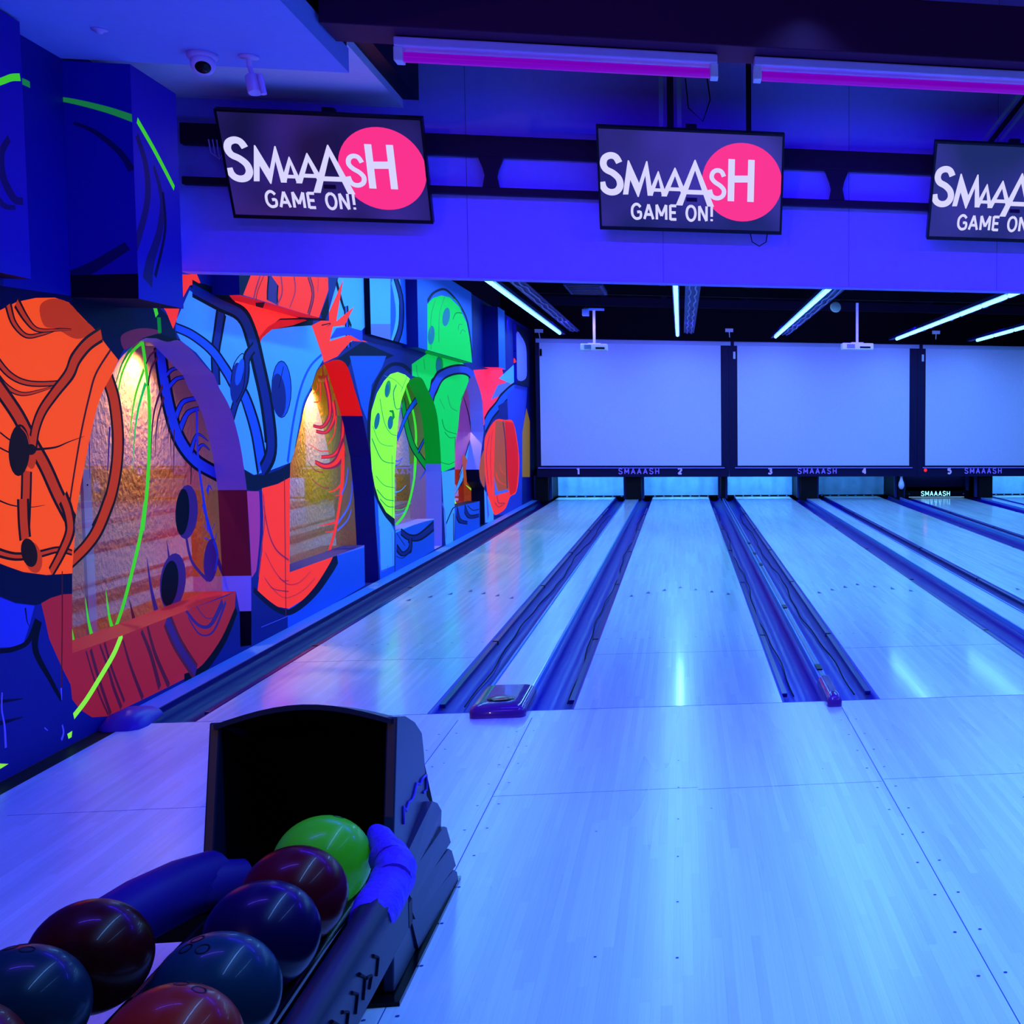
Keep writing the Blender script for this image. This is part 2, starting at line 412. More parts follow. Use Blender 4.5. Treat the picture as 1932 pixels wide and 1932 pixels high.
gutter(1.336, 1.571, .003, 19, 'gutter along the left edge of the lane under number 3', 1)
gutter(2.629, 2.864, .003, 19, 'gutter along the right edge of the lane under number 3', -1)
gutter(3.094, 3.329, .003, 19, 'gutter along the left edge of the lane under number 4', 1)
gutter(4.387, 4.638, .003, 19, 'gutter along the right edge of the lane under number 4', -1)
gutter(4.685, 4.9365, .003, 19, 'gutter along the left edge of the lane under number 5', 1)
gutter(5.99, 6.225, .003, 19, 'gutter along the right edge of the lane under number 5', -1)
gutter(6.455, 6.69, .003, 19, 'gutter along the left edge of the lane at the right picture edge', 1)
# dividers
def divider(x0, x1, label, wide):
    o = thing('lane_divider', label, 'lane divider', ((x0+x1)/2, .1, 0), 'dividers between lane pairs')
    if wide:
        mb = MB(); mb.box(x0+.016, x1-.016, .18, 17.7, -.09, .028, WOODL); mb.build('capping_board', o, .004)
        for a, b in ((x0, x0+.014), (x1-.014, x1)):
            mb = MB(); mb.box(a, b, .15, 17.7, -.09, .034, LEDGE); mb.build('side_rail', o, .003)
    else:
        mb = MB(); mb.box(x0, x1, .3, 17.7, -.09, .045, LEDGE); mb.box(x0+.012, x1-.012, .3, 17.7, .045, .05, RAIL); mb.build('rail', o, .004)
        for y in (.6, 3.1, 6.1, 7.2, 8.4):
            mb = MB(); mb.box(x0+.008, x1-.008, y, y+.16, .05, .056, black); mb.build('slot_cover', o)
    # rounded nose at the foul line
    capm = mat('purple_cap_plastic', (95, 45, 120), .2, coat=.6)
    mb = MB(); e = .015; X0, X1 = x0-e, x1+e; rows = []
    for z, ins, yf in ((0, 0, -.15), (.03, 0, -.15), (.05, .008, -.14), (.062, .03 if wide else .016, -.115), (.066, .06 if wide else .024, -.08)):
        r = .05 if wide else .03; row = []
        a, b = X0+ins, X1-ins; ye = .36
        row += [(b, ye, z), (b, yf+r, z)]
        for k in range(1, 6):
            t = math.pi/2*k/5; row.append((b-r*.6+r*.6*math.cos(t), yf+r-r*math.sin(t), z))
        for k in range(0, 6):
            t = math.pi/2*k/5; row.append((a+r*.6-r*.6*math.sin(t), yf+r-r*math.cos(t), z))
        row += [(a, ye, z)]
        rows.append(row)
    mb.grid(rows, capm, True); mb.face(rows[-1], capm, True)
    mb.face([p for p in (rows[0][0], rows[-1][0], rows[-1][-1], rows[0][-1])], capm)
    mb.build('end_cap', o)
    if wide:
        mb = MB(); mb.lathe(((x0+x1)/2, .0, .064), (0,0,1), [(0,.07),(.006,.066),(.008,.05),(.006,.03),(.006,0)], blackg, 24)
        b = mb.build('cap_badge', o); 
divider(-.475, -.235, 'wide pale capped divider between the first two lanes, purple nose at the foul line', True)
divider(1.289, 1.336, 'narrow rail divider between lanes 2 and 3, small purple nose at the foul line', False)
divider(2.864, 3.094, 'wide pale divider between the lanes under numbers 3 and 4', True)
divider(4.638, 4.685, 'narrow rail divider between the lanes under numbers 4 and 5', False)
divider(6.225, 6.455, 'wide divider at the far right beside lane 5', True)
# ledge between the mural wall and first gutter
mb = MB(); mb.box(-2.149, -2.012, .2, 18.2, -.09, .018, LEDGE); mb.box(-2.012, -2.0055, .2, 18.2, -.09, .03, RAIL)
tag(mb.build('wall_ledge', bevel=.004), 'long pale blue ledge running along the foot of the mural wall', 'ledge')
mb = MB(); capm = mat('violet_cap_plastic', (70, 50, 160), .35)
rows = []
for t, (h, wd) in zip((-.16, -.13, -.05, .06, .2), ((.0, .05), (.045, .09), (.075, .10), (.075, .09), (.045, .075))):
    rows.append([(-2.06+wd*math.cos(a), t, .0+h*math.sin(a)) for a in [math.pi*k/10 for k in range(11)]])
mb.grid(rows, capm); mb.face(rows[-1][::-1], capm)
tag(mb.build('ledge_end_cap'), 'rounded violet cap where the mural ledge meets the foul line', 'cap')

# ------------------------------------------------------------------ LEFT WALL with its painted mural
FX, GX, BZ, TZ = -2.15, -2.32, 2.14, 3.12
FR = Plane((FX, 0, 0), (0, 1, 0), (0, 0, 1))
W1 = 'a 1060,532 1000,565 940,615 870,690 815,800 750,920 710,1030 680,1150 650,1290 620,1440 590,1600 565,1750 540,1932 b 490,150 480,300 472,400'
op1 = catmull([FR.px(*q) for q in P(W1)], 4)+[FR.px(*q) for q in P('b 470,470 470,975 800,858 1200,702 1535,570 1560,700 1565,935 1636,922 1636,700 1635,470')]
op1 += catmull([FR.px(*q) for q in P('a 1800,1640 1780,1490 1745,1280 1680,1050 1600,900')], 4)+[FR.px(*q) for q in P('a 1592,880 1560,800')]+catmull([FR.px(*q) for q in P('a 1500,740 1330,560 1220,560 1140,535')], 4)
W2a = 'c 1230,770 1190,880 1130,1000 1100,1150 1060,1370 1035,1440'
op2 = catmull([FR.px(*q) for q in P(W2a)], 4)+[FR.px(*q) for q in P('d 710,245 707,1110 1105,968 1388,862 1394,1228 1430,1215 1520,1200 1500,840 1480,440 c 1620,1400')]
op2 += catmull([FR.px(*q) for q in P('c 1600,1300 1560,1100 1505,915 1450,740 1380,690 1280,718')], 4)
op3 = catmull([FR.px(*q) for q in P('e 600,1040 580,1100 545,1200 520,1350 505,1500 490,1750 480,1900')], 3)+[FR.px(*q) for q in P('f 480,1110 487,1225 860,1112 862,1405 935,1370 932,900 930,690')]
op3 += catmull([FR.px(*q) for q in P('e 930,1880 915,1600 890,1350 850,1200 790,1080 745,990 690,972 640,990')], 3)
op4 = catmull([FR.px(*q) for q in P('e 1200,985 1140,1150 1110,1250 1090,1450 1065,1600 1057,1850')], 3)+[FR.px(*q) for q in P('f 1058,700 1058,1000 1296,942 1298,1190 1342,1165 1338,820 1300,760 1290,640')]
op4 += catmull([FR.px(*q) for q in P('e 1335,1500 1320,1200 1280,1040 1240,960')], 3)
OPS = [ccw(op1), ccw(op2), ccw(op3), ccw(op4)]
def hole(p): return lambda pl: [(HOLE, p)]
mural = [
 line(lgrn, 'g 128,524 160,535 195,552', 42, 36),
 # --- first bay: orange figure
 poly(peri, 'b -300,600 0,610 100,650 225,665 190,800 150,920 60,935 -300,950', False),
 poly(navy, 'a -300,100 0,150 200,180 700,250 1100,260 1260,400 1290,540 1180,600 1000,560 900,620 860,700 780,600 700,480 600,380 500,300 -300,420', False),
 poly(orange, 'a -300,420 0,330 120,270 260,240 400,238 500,272 600,380 700,480 780,590 862,692 815,800 750,920 710,1030 680,1150 650,1290 620,1440 590,1600 565,1750 540,1932 b 490,150 480,320 470,455 400,465 300,465 150,445 50,410 0,390 -300,300', False),
 poly(orange2, 'a 290,300 380,245 500,275 600,385 690,480 560,540 420,470 320,440'),
 line(orange2, 'a 60,290 100,420 190,515 300,505 420,470 520,470', 26, 6, (umber, 7)),
 line(orange2, 'a 120,270 190,390 270,470 400,475 520,470', 34, 4, (umber, 8)),
 line(orange2, 'a -60,640 60,790 200,860 400,862 520,830', 30, 20, (umber, 6)),
 line(orange2, 'a -60,760 40,880 160,940 300,915 400,880', 30, 6, (umber, 6)),
 line(orange2, 'a -60,820 120,1080 230,1290 330,1470 430,1690 540,1900', 66, 62, (umber, 10)),
 line(orange2, 'a 740,505 640,575 555,680 500,800 400,930 310,1060 260,1190 240,1320', 66, 40, (umber, 10)),
 line(orange2, 'a 195,1500 190,1700 180,1932', 50, 50, (umber, 7)),
 line(umber, 'a 0,1220 80,1280 180,1320', 12), line(umber, 'a -40,1310 80,1370 200,1380', 12),
 line(umber, 'a 250,1345 400,1330 500,1290 615,1248', 20, 3),
 line(umber, 'a -40,1700 80,1750 220,1765 330,1750', 14, 3),
 line(brown, 'a 805,620 700,790 650,960 600,1180 560,1400 520,1650 480,1932', 16, 12),
 ell(orange2, 'a 215,1360', 45, 130, -8), ell(umber, 'a 140,1350', 78, 190, 2), line(orange2, 'a 150,1180 200,1250 220,1400 190,1500', 8, 3), ell(umber, 'a 225,1345', 40, 40),
 line(orange2, 'b 150,-30 155,120 165,230', 50, 50, (umber, 7)),
 line(orange2, 'b -20,315 100,345 250,330 380,300 470,320', 26, 16, (umber, 9)),
 line(orange2, 'b 410,-40 445,60 455,180 400,320 330,450', 44, 30, (umber, 9)),
 ell(orange2, 'b 215,350', 58, 105, -12), ell(umber, 'b 190,320', 52, 95, -12),
 poly(navy, 'b -300,300 0,390 50,410 150,445 300,465 470,455 468,600 380,622 230,662 100,645 0,605 -300,560', False),
 line(ink, 'b 165,680 175,760 190,800', 10, 3), line(ink, 'b 250,760 230,950 330,1150 400,1280', 50, 20),
 line(ink, 'b 0,960 80,950 180,900 240,760', 34, 30), line(navy, 'b 0,1290 150,1270', 26, 6), line(navy, 'b 0,1430 150,1390', 30, 6),
 line(chip, 'b 14,1230 12,1340 30,1450 38,1590', 8, 14), line(chip, 'b 398,1200 402,1280', 10, 4), line(chip, 'b 405,1440 414,1490 400,1540', 8, 12), line(chip, 'b 290,1460 312,1478', 10, 4),
 poly(shade_red, 'b 268,650 330,615 405,592 470,588 470,975 800,858 1200,702 1480,600 1535,570 1528,690 1440,900 1310,1085 1100,1192 900,1290 700,1385 600,1392 520,1340 470,1275 460,1180 400,1060 320,880 290,740', False),
 line(ink, 'b 1540,690 1450,900 1320,1080 1200,1140', 26, 60),
 line(dwine, 'b 560,960 600,1100 650,1250 705,1375', 10, 12), line(dwine, 'b 590,950 640,1130 720,1370', 18, 20), line(dwine, 'b 650,920 700,1060 740,1200 790,1330', 12, 22), line(dwine, 'b 680,905 730,1080 810,1290', 14, 16),
 line(dwine, 'b 800,890 850,1060 930,1270', 10, 24), line(dwine, 'b 920,830 980,980 1040,1200', 20, 26), line(dwine, 'b 960,800 1010,980 1100,1190', 14, 28),
 line(plum, 'b 1085,750 1160,920 1275,1100', 40, 44, (dwine, 8)), line(plum, 'b 1210,695 1290,790 1370,790 1450,640', 16, 30), line(plum, 'b 1225,740 1300,850 1390,830 1470,640', 8, 16), line(plum, 'b 1280,670 1340,745 1400,740', 6, 6),
 line(brown, 'b 405,440 405,800 400,1200', 7), 
 line(lime, 'b 792,855 740,980 650,1135 560,1280 480,1385', 26, 30), poly(lime, 'b 438,1500 470,1480 466,1520 446,1532', False), poly(lime, 'b -60,1690 55,1695 0,1728 -60,1740', False), line(lime, 'b 740,848 798,860', 10),
 poly(maroon, 'a 880,525 950,478 1050,460 1150,475 1165,505 1050,532 960,592 905,615'),
 poly(ink, 'a 1040,532 1150,500 1320,545 1215,592 1130,592 1080,570', False),
 line(grass, 'a 1112,240 1145,370', 26), line(dgreen, 'a 1158,382 1165,495', 26),
 # --- second bay
 poly(mblue, 'g 1130,1230 1190,1330 1215,1760 1245,1860 1080,1860 1105,1400', False),
 poly(coral, 'g 1172,1480 1208,1560 1218,1760 1170,1760', False),
 poly(dblue, 'c 330,40 760,60 690,220 600,225 300,140', False),
 poly(ink, 'c 290,140 400,135 600,205 740,240 1200,400 1195,470 900,470 820,560 700,350 520,320 380,240', False),
 poly(sky, 'c 200,480 205,400 300,185 400,250 530,310 640,350 760,560 800,590 830,520 900,470 1050,450 1190,440 1260,640 1275,690 1225,770 1190,880 1130,1000 1100,1150 1060,1370 1036,1440 880,1500 770,1530 700,1490 640,1250 630,1160 590,1060 510,900 480,800 350,640 235,550', False),
 poly(coral, 'c 600,225 680,330 740,440 770,560 800,580 850,480 960,390 1120,385 600,225', False),
 poly(coral, 'c 130,60 200,90 155,-20 250,70 290,70 350,60 380,130 300,150 240,260 205,400 180,465 130,340 45,222 100,200 155,260 125,110', False), line(ink, 'c 155,100 210,115 200,150', 10, 3),
 poly(red, 'c 780,560 870,450 960,400 1180,395 1050,440 900,470 830,530 790,615', False),
 line(dblue, 'c 535,320 510,480 488,650 495,875', 48, 36, (ink, 8)),
 line(mblue, 'c 200,455 320,510 460,620 560,760 620,860 700,960 780,1200 830,1480', 46, 60, (ink, 5)),
 line(dblue, 'c 320,170 520,280 670,360 750,520 810,760 860,1000 893,1270 880,1400 825,1510', 64, 50, (ink, 12)),
 line(dblue, 'c 770,600 720,680 700,850 640,1000 610,1100', 40, 30, (ink, 6)),
 ell(dblue, 'c 640,860', 44, 150, 4), ell(mblue, 'c 665,780', 26, 100, 12), line(ink, 'c 600,850 625,720 690,645 705,760 690,900 640,1000', 7),
 ell(ink, 'c 970,906', 74, 210, 0), ell(mblue, 'c 970,906', 68, 203, 0), ell(dblue, 'c 950,950', 52, 160, -4), line(ink, 'c 985,740 950,900', 5),
 line(mblue, 'c 1268,650 1180,740 1110,900 1055,1150 1015,1440', 16), 
 poly(purple, 'a 1330,560 1190,590 1290,790 1430,1000', False),
 line(ink, 'c 590,1060 570,1200 600,1350 660,1510 720,1640', 30, 40),
 poly(navy, 'c 505,1480 700,1492 760,1532 850,1530 960,1490 1036,1440 1032,1556 900,1612 770,1652 640,1615 510,1590', False),
 poly(dblue, 'd 345,1150 350,1800 690,1630 1420,1235 1400,850 1105,965 705,1090 350,1100', False), poly(mblue, 'd 690,1080 1105,965 1390,860 1396,1228 690,1640', False),
 poly(coral, 'd 455,345 600,305 712,245 707,1100 1107,965 1080,1060 960,1230 830,1360 700,1440 600,1425 500,1355 415,1278 430,1150 460,900 468,600', False),
 poly(magen, 'd 318,370 428,372 442,600 432,900 402,1100 362,1160 345,800', False),
 line(dblue, 'd 445,375 452,700 430,1000 392,1260', 28, 30), line(dred, 'd 468,400 480,620 450,900 425,1150', 8),
 line(navy, 'd 380,1270 500,1380 600,1450 700,1475 830,1395 960,1260 1080,1080 1140,965', 40, 70),
 line(dred, 'd 470,500 520,760 590,910 700,1000', 10, 18), line(dred, 'd 485,930 560,1080 640,1180 700,1185', 6, 10), line(dred, 'd 480,1160 560,1260 700,1285', 8, 12), line(dred, 'd 530,1240 640,1335 730,1330 850,1260 940,1160', 6, 6), line(dred, 'd 610,1160 700,1222 800,1200 900,1100', 10, 5),
 line(dwine, 'd 660,250 666,800 674,1510', 7), line(chip, 'd 450,1610 690,1510', 5), line(chip, 'd 335,1420 345,1640', 14, 5),
 line(lav, 'd 705,1092 900,1025 1120,950 1390,868', 12, 30),
 # between the first and second openings, above the wall face
 poly(sky, 'c 1300,385 1390,75 1570,60 1580,450 1480,560 1320,560 1200,450', False), line(ink, 'c 1370,120 1420,300 1480,450', 20, 14), line(mblue, 'c 1440,300 1460,600', 12, 12, (ink, 5)),
 poly(coral, 'c 1190,440 1300,385 1420,105 1370,410 1498,305 1430,440 1345,450 1322,555 1460,510 1600,562 1480,552 1400,640 1380,665 1278,712 1262,640', False), line(ink, 'c 1262,440 1330,425 1300,450', 10, 3),
 poly(peri, 'c 1322,540 1370,460 1450,450 1560,480 1560,560 1460,505', False),
 poly(navy, 'c 1275,720 1380,680 1560,560 1790,660 1700,700 1480,690 1460,740 1380,760 1300,800', False), poly(lav, 'c 1245,745 1360,705 1390,735 1290,775', False),
 # --- third bay: lime and green figure
 poly(mblue, 'e 50,770 400,770 360,880 260,1050 230,1420 160,1250', False),
 poly(mblue, 'f 280,890 330,930 480,1115 480,1640 345,1710 300,1200', False),
 poly(sky, 'f 318,920 350,960 478,1230 476,1560 350,1610', False), line(chip, 'f 335,1180 345,1560', 6), line(chip, 'f 350,1620 400,1600 420,1560', 10, 4),
 line(navy, 'e 640,930 560,860 450,855 350,950 275,1120 238,1350 236,1600 248,1932', 36, 30),
 line(navy, 'f 262,640 285,800 330,930 400,1060 478,1150', 30, 60),
 poly(lime, 'e 258,1300 310,1130 380,1010 440,945 510,925 580,950 628,990 580,1100 545,1200 520,1350 505,1500 490,1750 480,1932 f 480,1112 400,1050 330,930 290,800 262,640 248,400 250,200', False),
 line(lgrn, 'e 270,1440 330,1590 400,1630 470,1635', 6, 6), line(lgrn, 'e 262,1560 340,1740 400,1790 480,1800', 10, 8), line(lgrn, 'e 340,1180 380,1400 440,1510 500,1535', 7), line(lgrn, 'e 500,1045 470,1120 480,1230 500,1280 540,1270', 12, 8), line(lgrn, 'e 380,960 480,1000 560,1080', 5), line(lgrn, 'f 300,700 380,790 480,815', 7), line(lgrn, 'f 310,830 390,920 475,940', 9), line(lgrn, 'f 340,920 410,990 475,1000', 9), line(lgrn, 'e 600,965 540,1120', 5),
 ell(lgrn, 'e 415,1088', 28, 84, 8), ell(teal, 'e 408,1100', 18, 60, 8), ell(teal, 'e 312,1395', 24, 82, 10), ell(teal, 'e 440,1410', 26, 66, 4), line(dgreen, 'e 430,1300 460,1310 470,1380', 16, 30), line(lgrn, 'f 456,500 460,1100', 5),
 poly(green, 'e 645,850 790,750 1180,825 1192,1020 1215,1090 1140,1150 1110,1250 1090,1450 1065,1600 1057,1835 940,1885 925,1870 915,1600 890,1350 850,1200 780,1070 700,975 650,962', False),
 poly(dgreen, 'e 1110,1200 1215,1090 1175,1060', False),
 line(lgrn, 'e 990,1150 1020,1260 1080,1300', 7), line(dgreen, 'e 935,1380 970,1480 1075,1520', 9, 7), line(dgreen, 'e 960,1500 1010,1555 1070,1550', 7), line(lgrn, 'e 690,860 700,950 740,1000', 6), line(lgrn, 'e 760,800 770,900', 6), line(lgrn, 'e 910,1180 960,1280', 5),
 line(dgreen, 'e 925,1790 1000,1810 1057,1785', 7),
 ell(dgreen, 'e 910,860', 36, 90, 0), ell(teal, 'e 903,870', 26, 90, 0),
 line(peri, 'e 690,1180 810,1165 860,1070 930,960 1050,905 1180,910 1265,1000', 62, 62, (ink, 9)), 
 poly(sky, 'f 932,665 1057,640 1057,1000 1050,1350 970,1362 955,1100', False), line(navy, 'f 975,1160 1030,1030 1057,1000', 10), line(chip, 'f 935,960 960,1050 975,1300', 12, 5),
 line(ink, 'e 1062,1560 1060,1900', 5), line(ink, 'f 1045,1060 1045,1350', 6), line(chip, 'f 455,1240 465,1560', 4),
 poly(mblue, 'f 487,1228 860,1112 862,1410 487,1640', False), line(sky, 'f 490,1240 700,1150 858,1112', 14, 16),
 line(dblue, 'f 540,1235 620,1290 720,1285 855,1180', 30, 44, (navy, 6)), line(dblue, 'f 500,1390 560,1450 625,1400 630,1300', 26, 20, (navy, 6)), line(navy, 'f 500,1250 580,1370', 6), line(navy, 'f 495,1470 550,1490 600,1460', 6),
 # --- fourth bay
 poly(dblue, 'e 1120,830 1700,830 1700,1932 1330,1932 1330,1430 1290,1060 1240,920', False),
 poly(pink, 'e 1235,905 1510,890 1525,960 1645,975 1600,1080 1500,1170 1440,1262 1380,1345 1335,1440 1322,1200 1285,1060', False),
 poly(lav, 'e 1405,1190 1470,1050 1600,1010 1570,1120', False), poly(sky, 'e 1480,985 1640,840 1700,940 1660,1060 1600,1040', False),
 line(mblue, 'e 1345,1440 1400,1340 1470,1250 1520,1180 1600,1100 1690,1040', 50, 60, (ink, 7)),
 poly(dblue, 'e 1470,1250 1570,1190 1620,1400 1500,1360', False),
 poly(peri, 'e 1560,1150 1700,1000 1760,1000 1745,1200 1712,1500 1705,1932 f 1700,1050 1600,1065 1430,1080 1430,960 1600,860', False),
 poly(terra, 'f 1285,620 1310,520 1342,470 1345,800 1300,730'), 
 poly(coral, 'f 1340,400 1370,280 1450,165 1540,165 1620,190 1668,450 1675,640 1650,850 1590,900 1545,1010 1480,1062 1430,1062 1380,900 1350,700'),
 poly(red, 'f 1540,175 1622,195 1664,450 1668,640 1645,850 1590,890 1562,700', False), poly(terra, 'f 1448,170 1540,180 1560,640 1580,830 1435,885 1432,640', False),
 line(dwine, 'f 1520,180 1545,400 1560,820', 10), line(dred, 'f 1395,300 1360,500 1380,780', 6), line(dred, 'f 1420,250 1400,500 1410,800', 5), line(dred, 'f 1460,880 1480,960 1530,960', 8), line(dred, 'f 1440,950 1480,1000 1540,960', 8), line(coral, 'f 1490,580 1500,650 1545,690', 6), poly(lav, 'f 1436,700 1450,780 1470,850 1560,830 1580,850 1440,890', False), line(coral, 'f 1450,680 1490,760 1550,790', 12, 4),
 poly(ochre, 'e 1745,1270 1778,1400 1778,1932 1705,1932 1705,1500', False), poly(ochre, 'f 1705,600 1778,600 1778,690 1705,700', False),
 poly(sky, 'f 1340,830 1380,905 1430,1062 1430,1150 1350,1150', False), line(chip, 'f 1360,850 1380,1100', 10, 20),
 poly(mblue, 'f 1058,1002 1296,943 1298,1190 1058,1330', False), line(dblue, 'f 1075,1040 1110,1130 1180,1150', 26, 20, (navy, 4)), line(dblue, 'f 1150,1010 1200,1090 1290,1080', 26, 20, (navy, 4)), line(navy, 'f 1180,985 1230,1030 1292,1020', 8),
 ] + [hole(p) for p in OPS]
mb = MB()
paint(mb, FR, [(-4.5, 0), (18.4, 0), (18.4, TZ), (-4.5, TZ)], dblue, mural)
# reveals
def rev(mb, op, fn, X0=FX, X1=GX):
    n = len(op)
    for i in range(n):
        a, b = op[i], op[(i+1) % n]; m = fn((a[0]+b[0])/2, (a[1]+b[1])/2)
        mb.face([(X0, a[0], a[1]), (X0, b[0], b[1]), (X1, b[0], b[1]), (X1, a[0], a[1])], m)
rev(mb, OPS[0], lambda y, z: ink if z > 1.95 else shade_red if (y < 1.72 and z < .8) else dwine if (y > 1.7 and .52 < z < .95) else (lav if y > 1.5 and .33 < z <= .52 else (ink if z <= .33 else purple)))
rev(mb, OPS[1], lambda y, z: red if (y > 4 and z > 1.48) else dblue)
rev(mb, OPS[2], lambda y, z: (dgreen if z > .95 else lav) if y > 7 else dblue)
rev(mb, OPS[3], lambda y, z: lav if z > 1.0 else navy)
mb.face([(FX-.0, -4.5, TZ), (FX, 18.4, TZ), (-3.0, 18.4, TZ), (-3.0, -4.5, TZ)], black)
struct(mb.build('wall_left'))
# textured wall behind the glass
mb = MB()
mb.face([(-2.72,-4.5,-.05),(-2.72,18.4,-.05),(-2.72,18.4,2.3),(-2.72,-4.5,2.3)], stucco)
mb.face([(-2.72,-4.5,2.3),(-2.72,18.4,2.3),(FX-.005,18.4,2.3),(FX-.005,-4.5,2.3)], stucco)
mb.face([(-2.72,-4.5,-.04),(FX-.005,-4.5,-.04),(FX-.005,18.4,-.04),(-2.72,18.4,-.04)], stucco)
for y in (-1.6, 14.0): mb.face([(-2.72,y,-.04),(GX-.03,y,-.04),(GX-.03,y,2.3),(-2.72,y,2.3)], stucco)
struct(mb.build('wall_alcove'))
# glass panes with the painting on them
def glass_mat():
    m = bpy.data.materials.new('alcove_glass'); m.use_nodes = True; nt = m.node_tree; N = nt.nodes; N.clear()
    o = N.new('ShaderNodeOutputMaterial'); mx = N.new('ShaderNodeMixShader'); t = N.new('ShaderNodeBsdfTransparent'); g = N.new('ShaderNodeBsdfGlossy')
    fr = N.new('ShaderNodeFresnel'); fr.inputs[0].default_value = 1.5; g.inputs['Roughness'].default_value = .02; g.inputs['Color'].default_value = (.9,.9,1,1)
    mp = N.new('ShaderNodeMapRange'); mp.inputs[3].default_value = .04; mp.inputs[4].default_value = 1
    L = nt.links; L.new(fr.outputs[0], mp.inputs[0]); L.new(mp.outputs[0], mx.inputs[0]); L.new(t.outputs[0], mx.inputs[1]); L.new(g.outputs[0], mx.inputs[2]); L.new(mx.outputs[0], o.inputs[0])
    return m
GLM = glass_mat()
GP = Plane((GX, 0, 0), (0, 1, 0), (0, 0, 1))
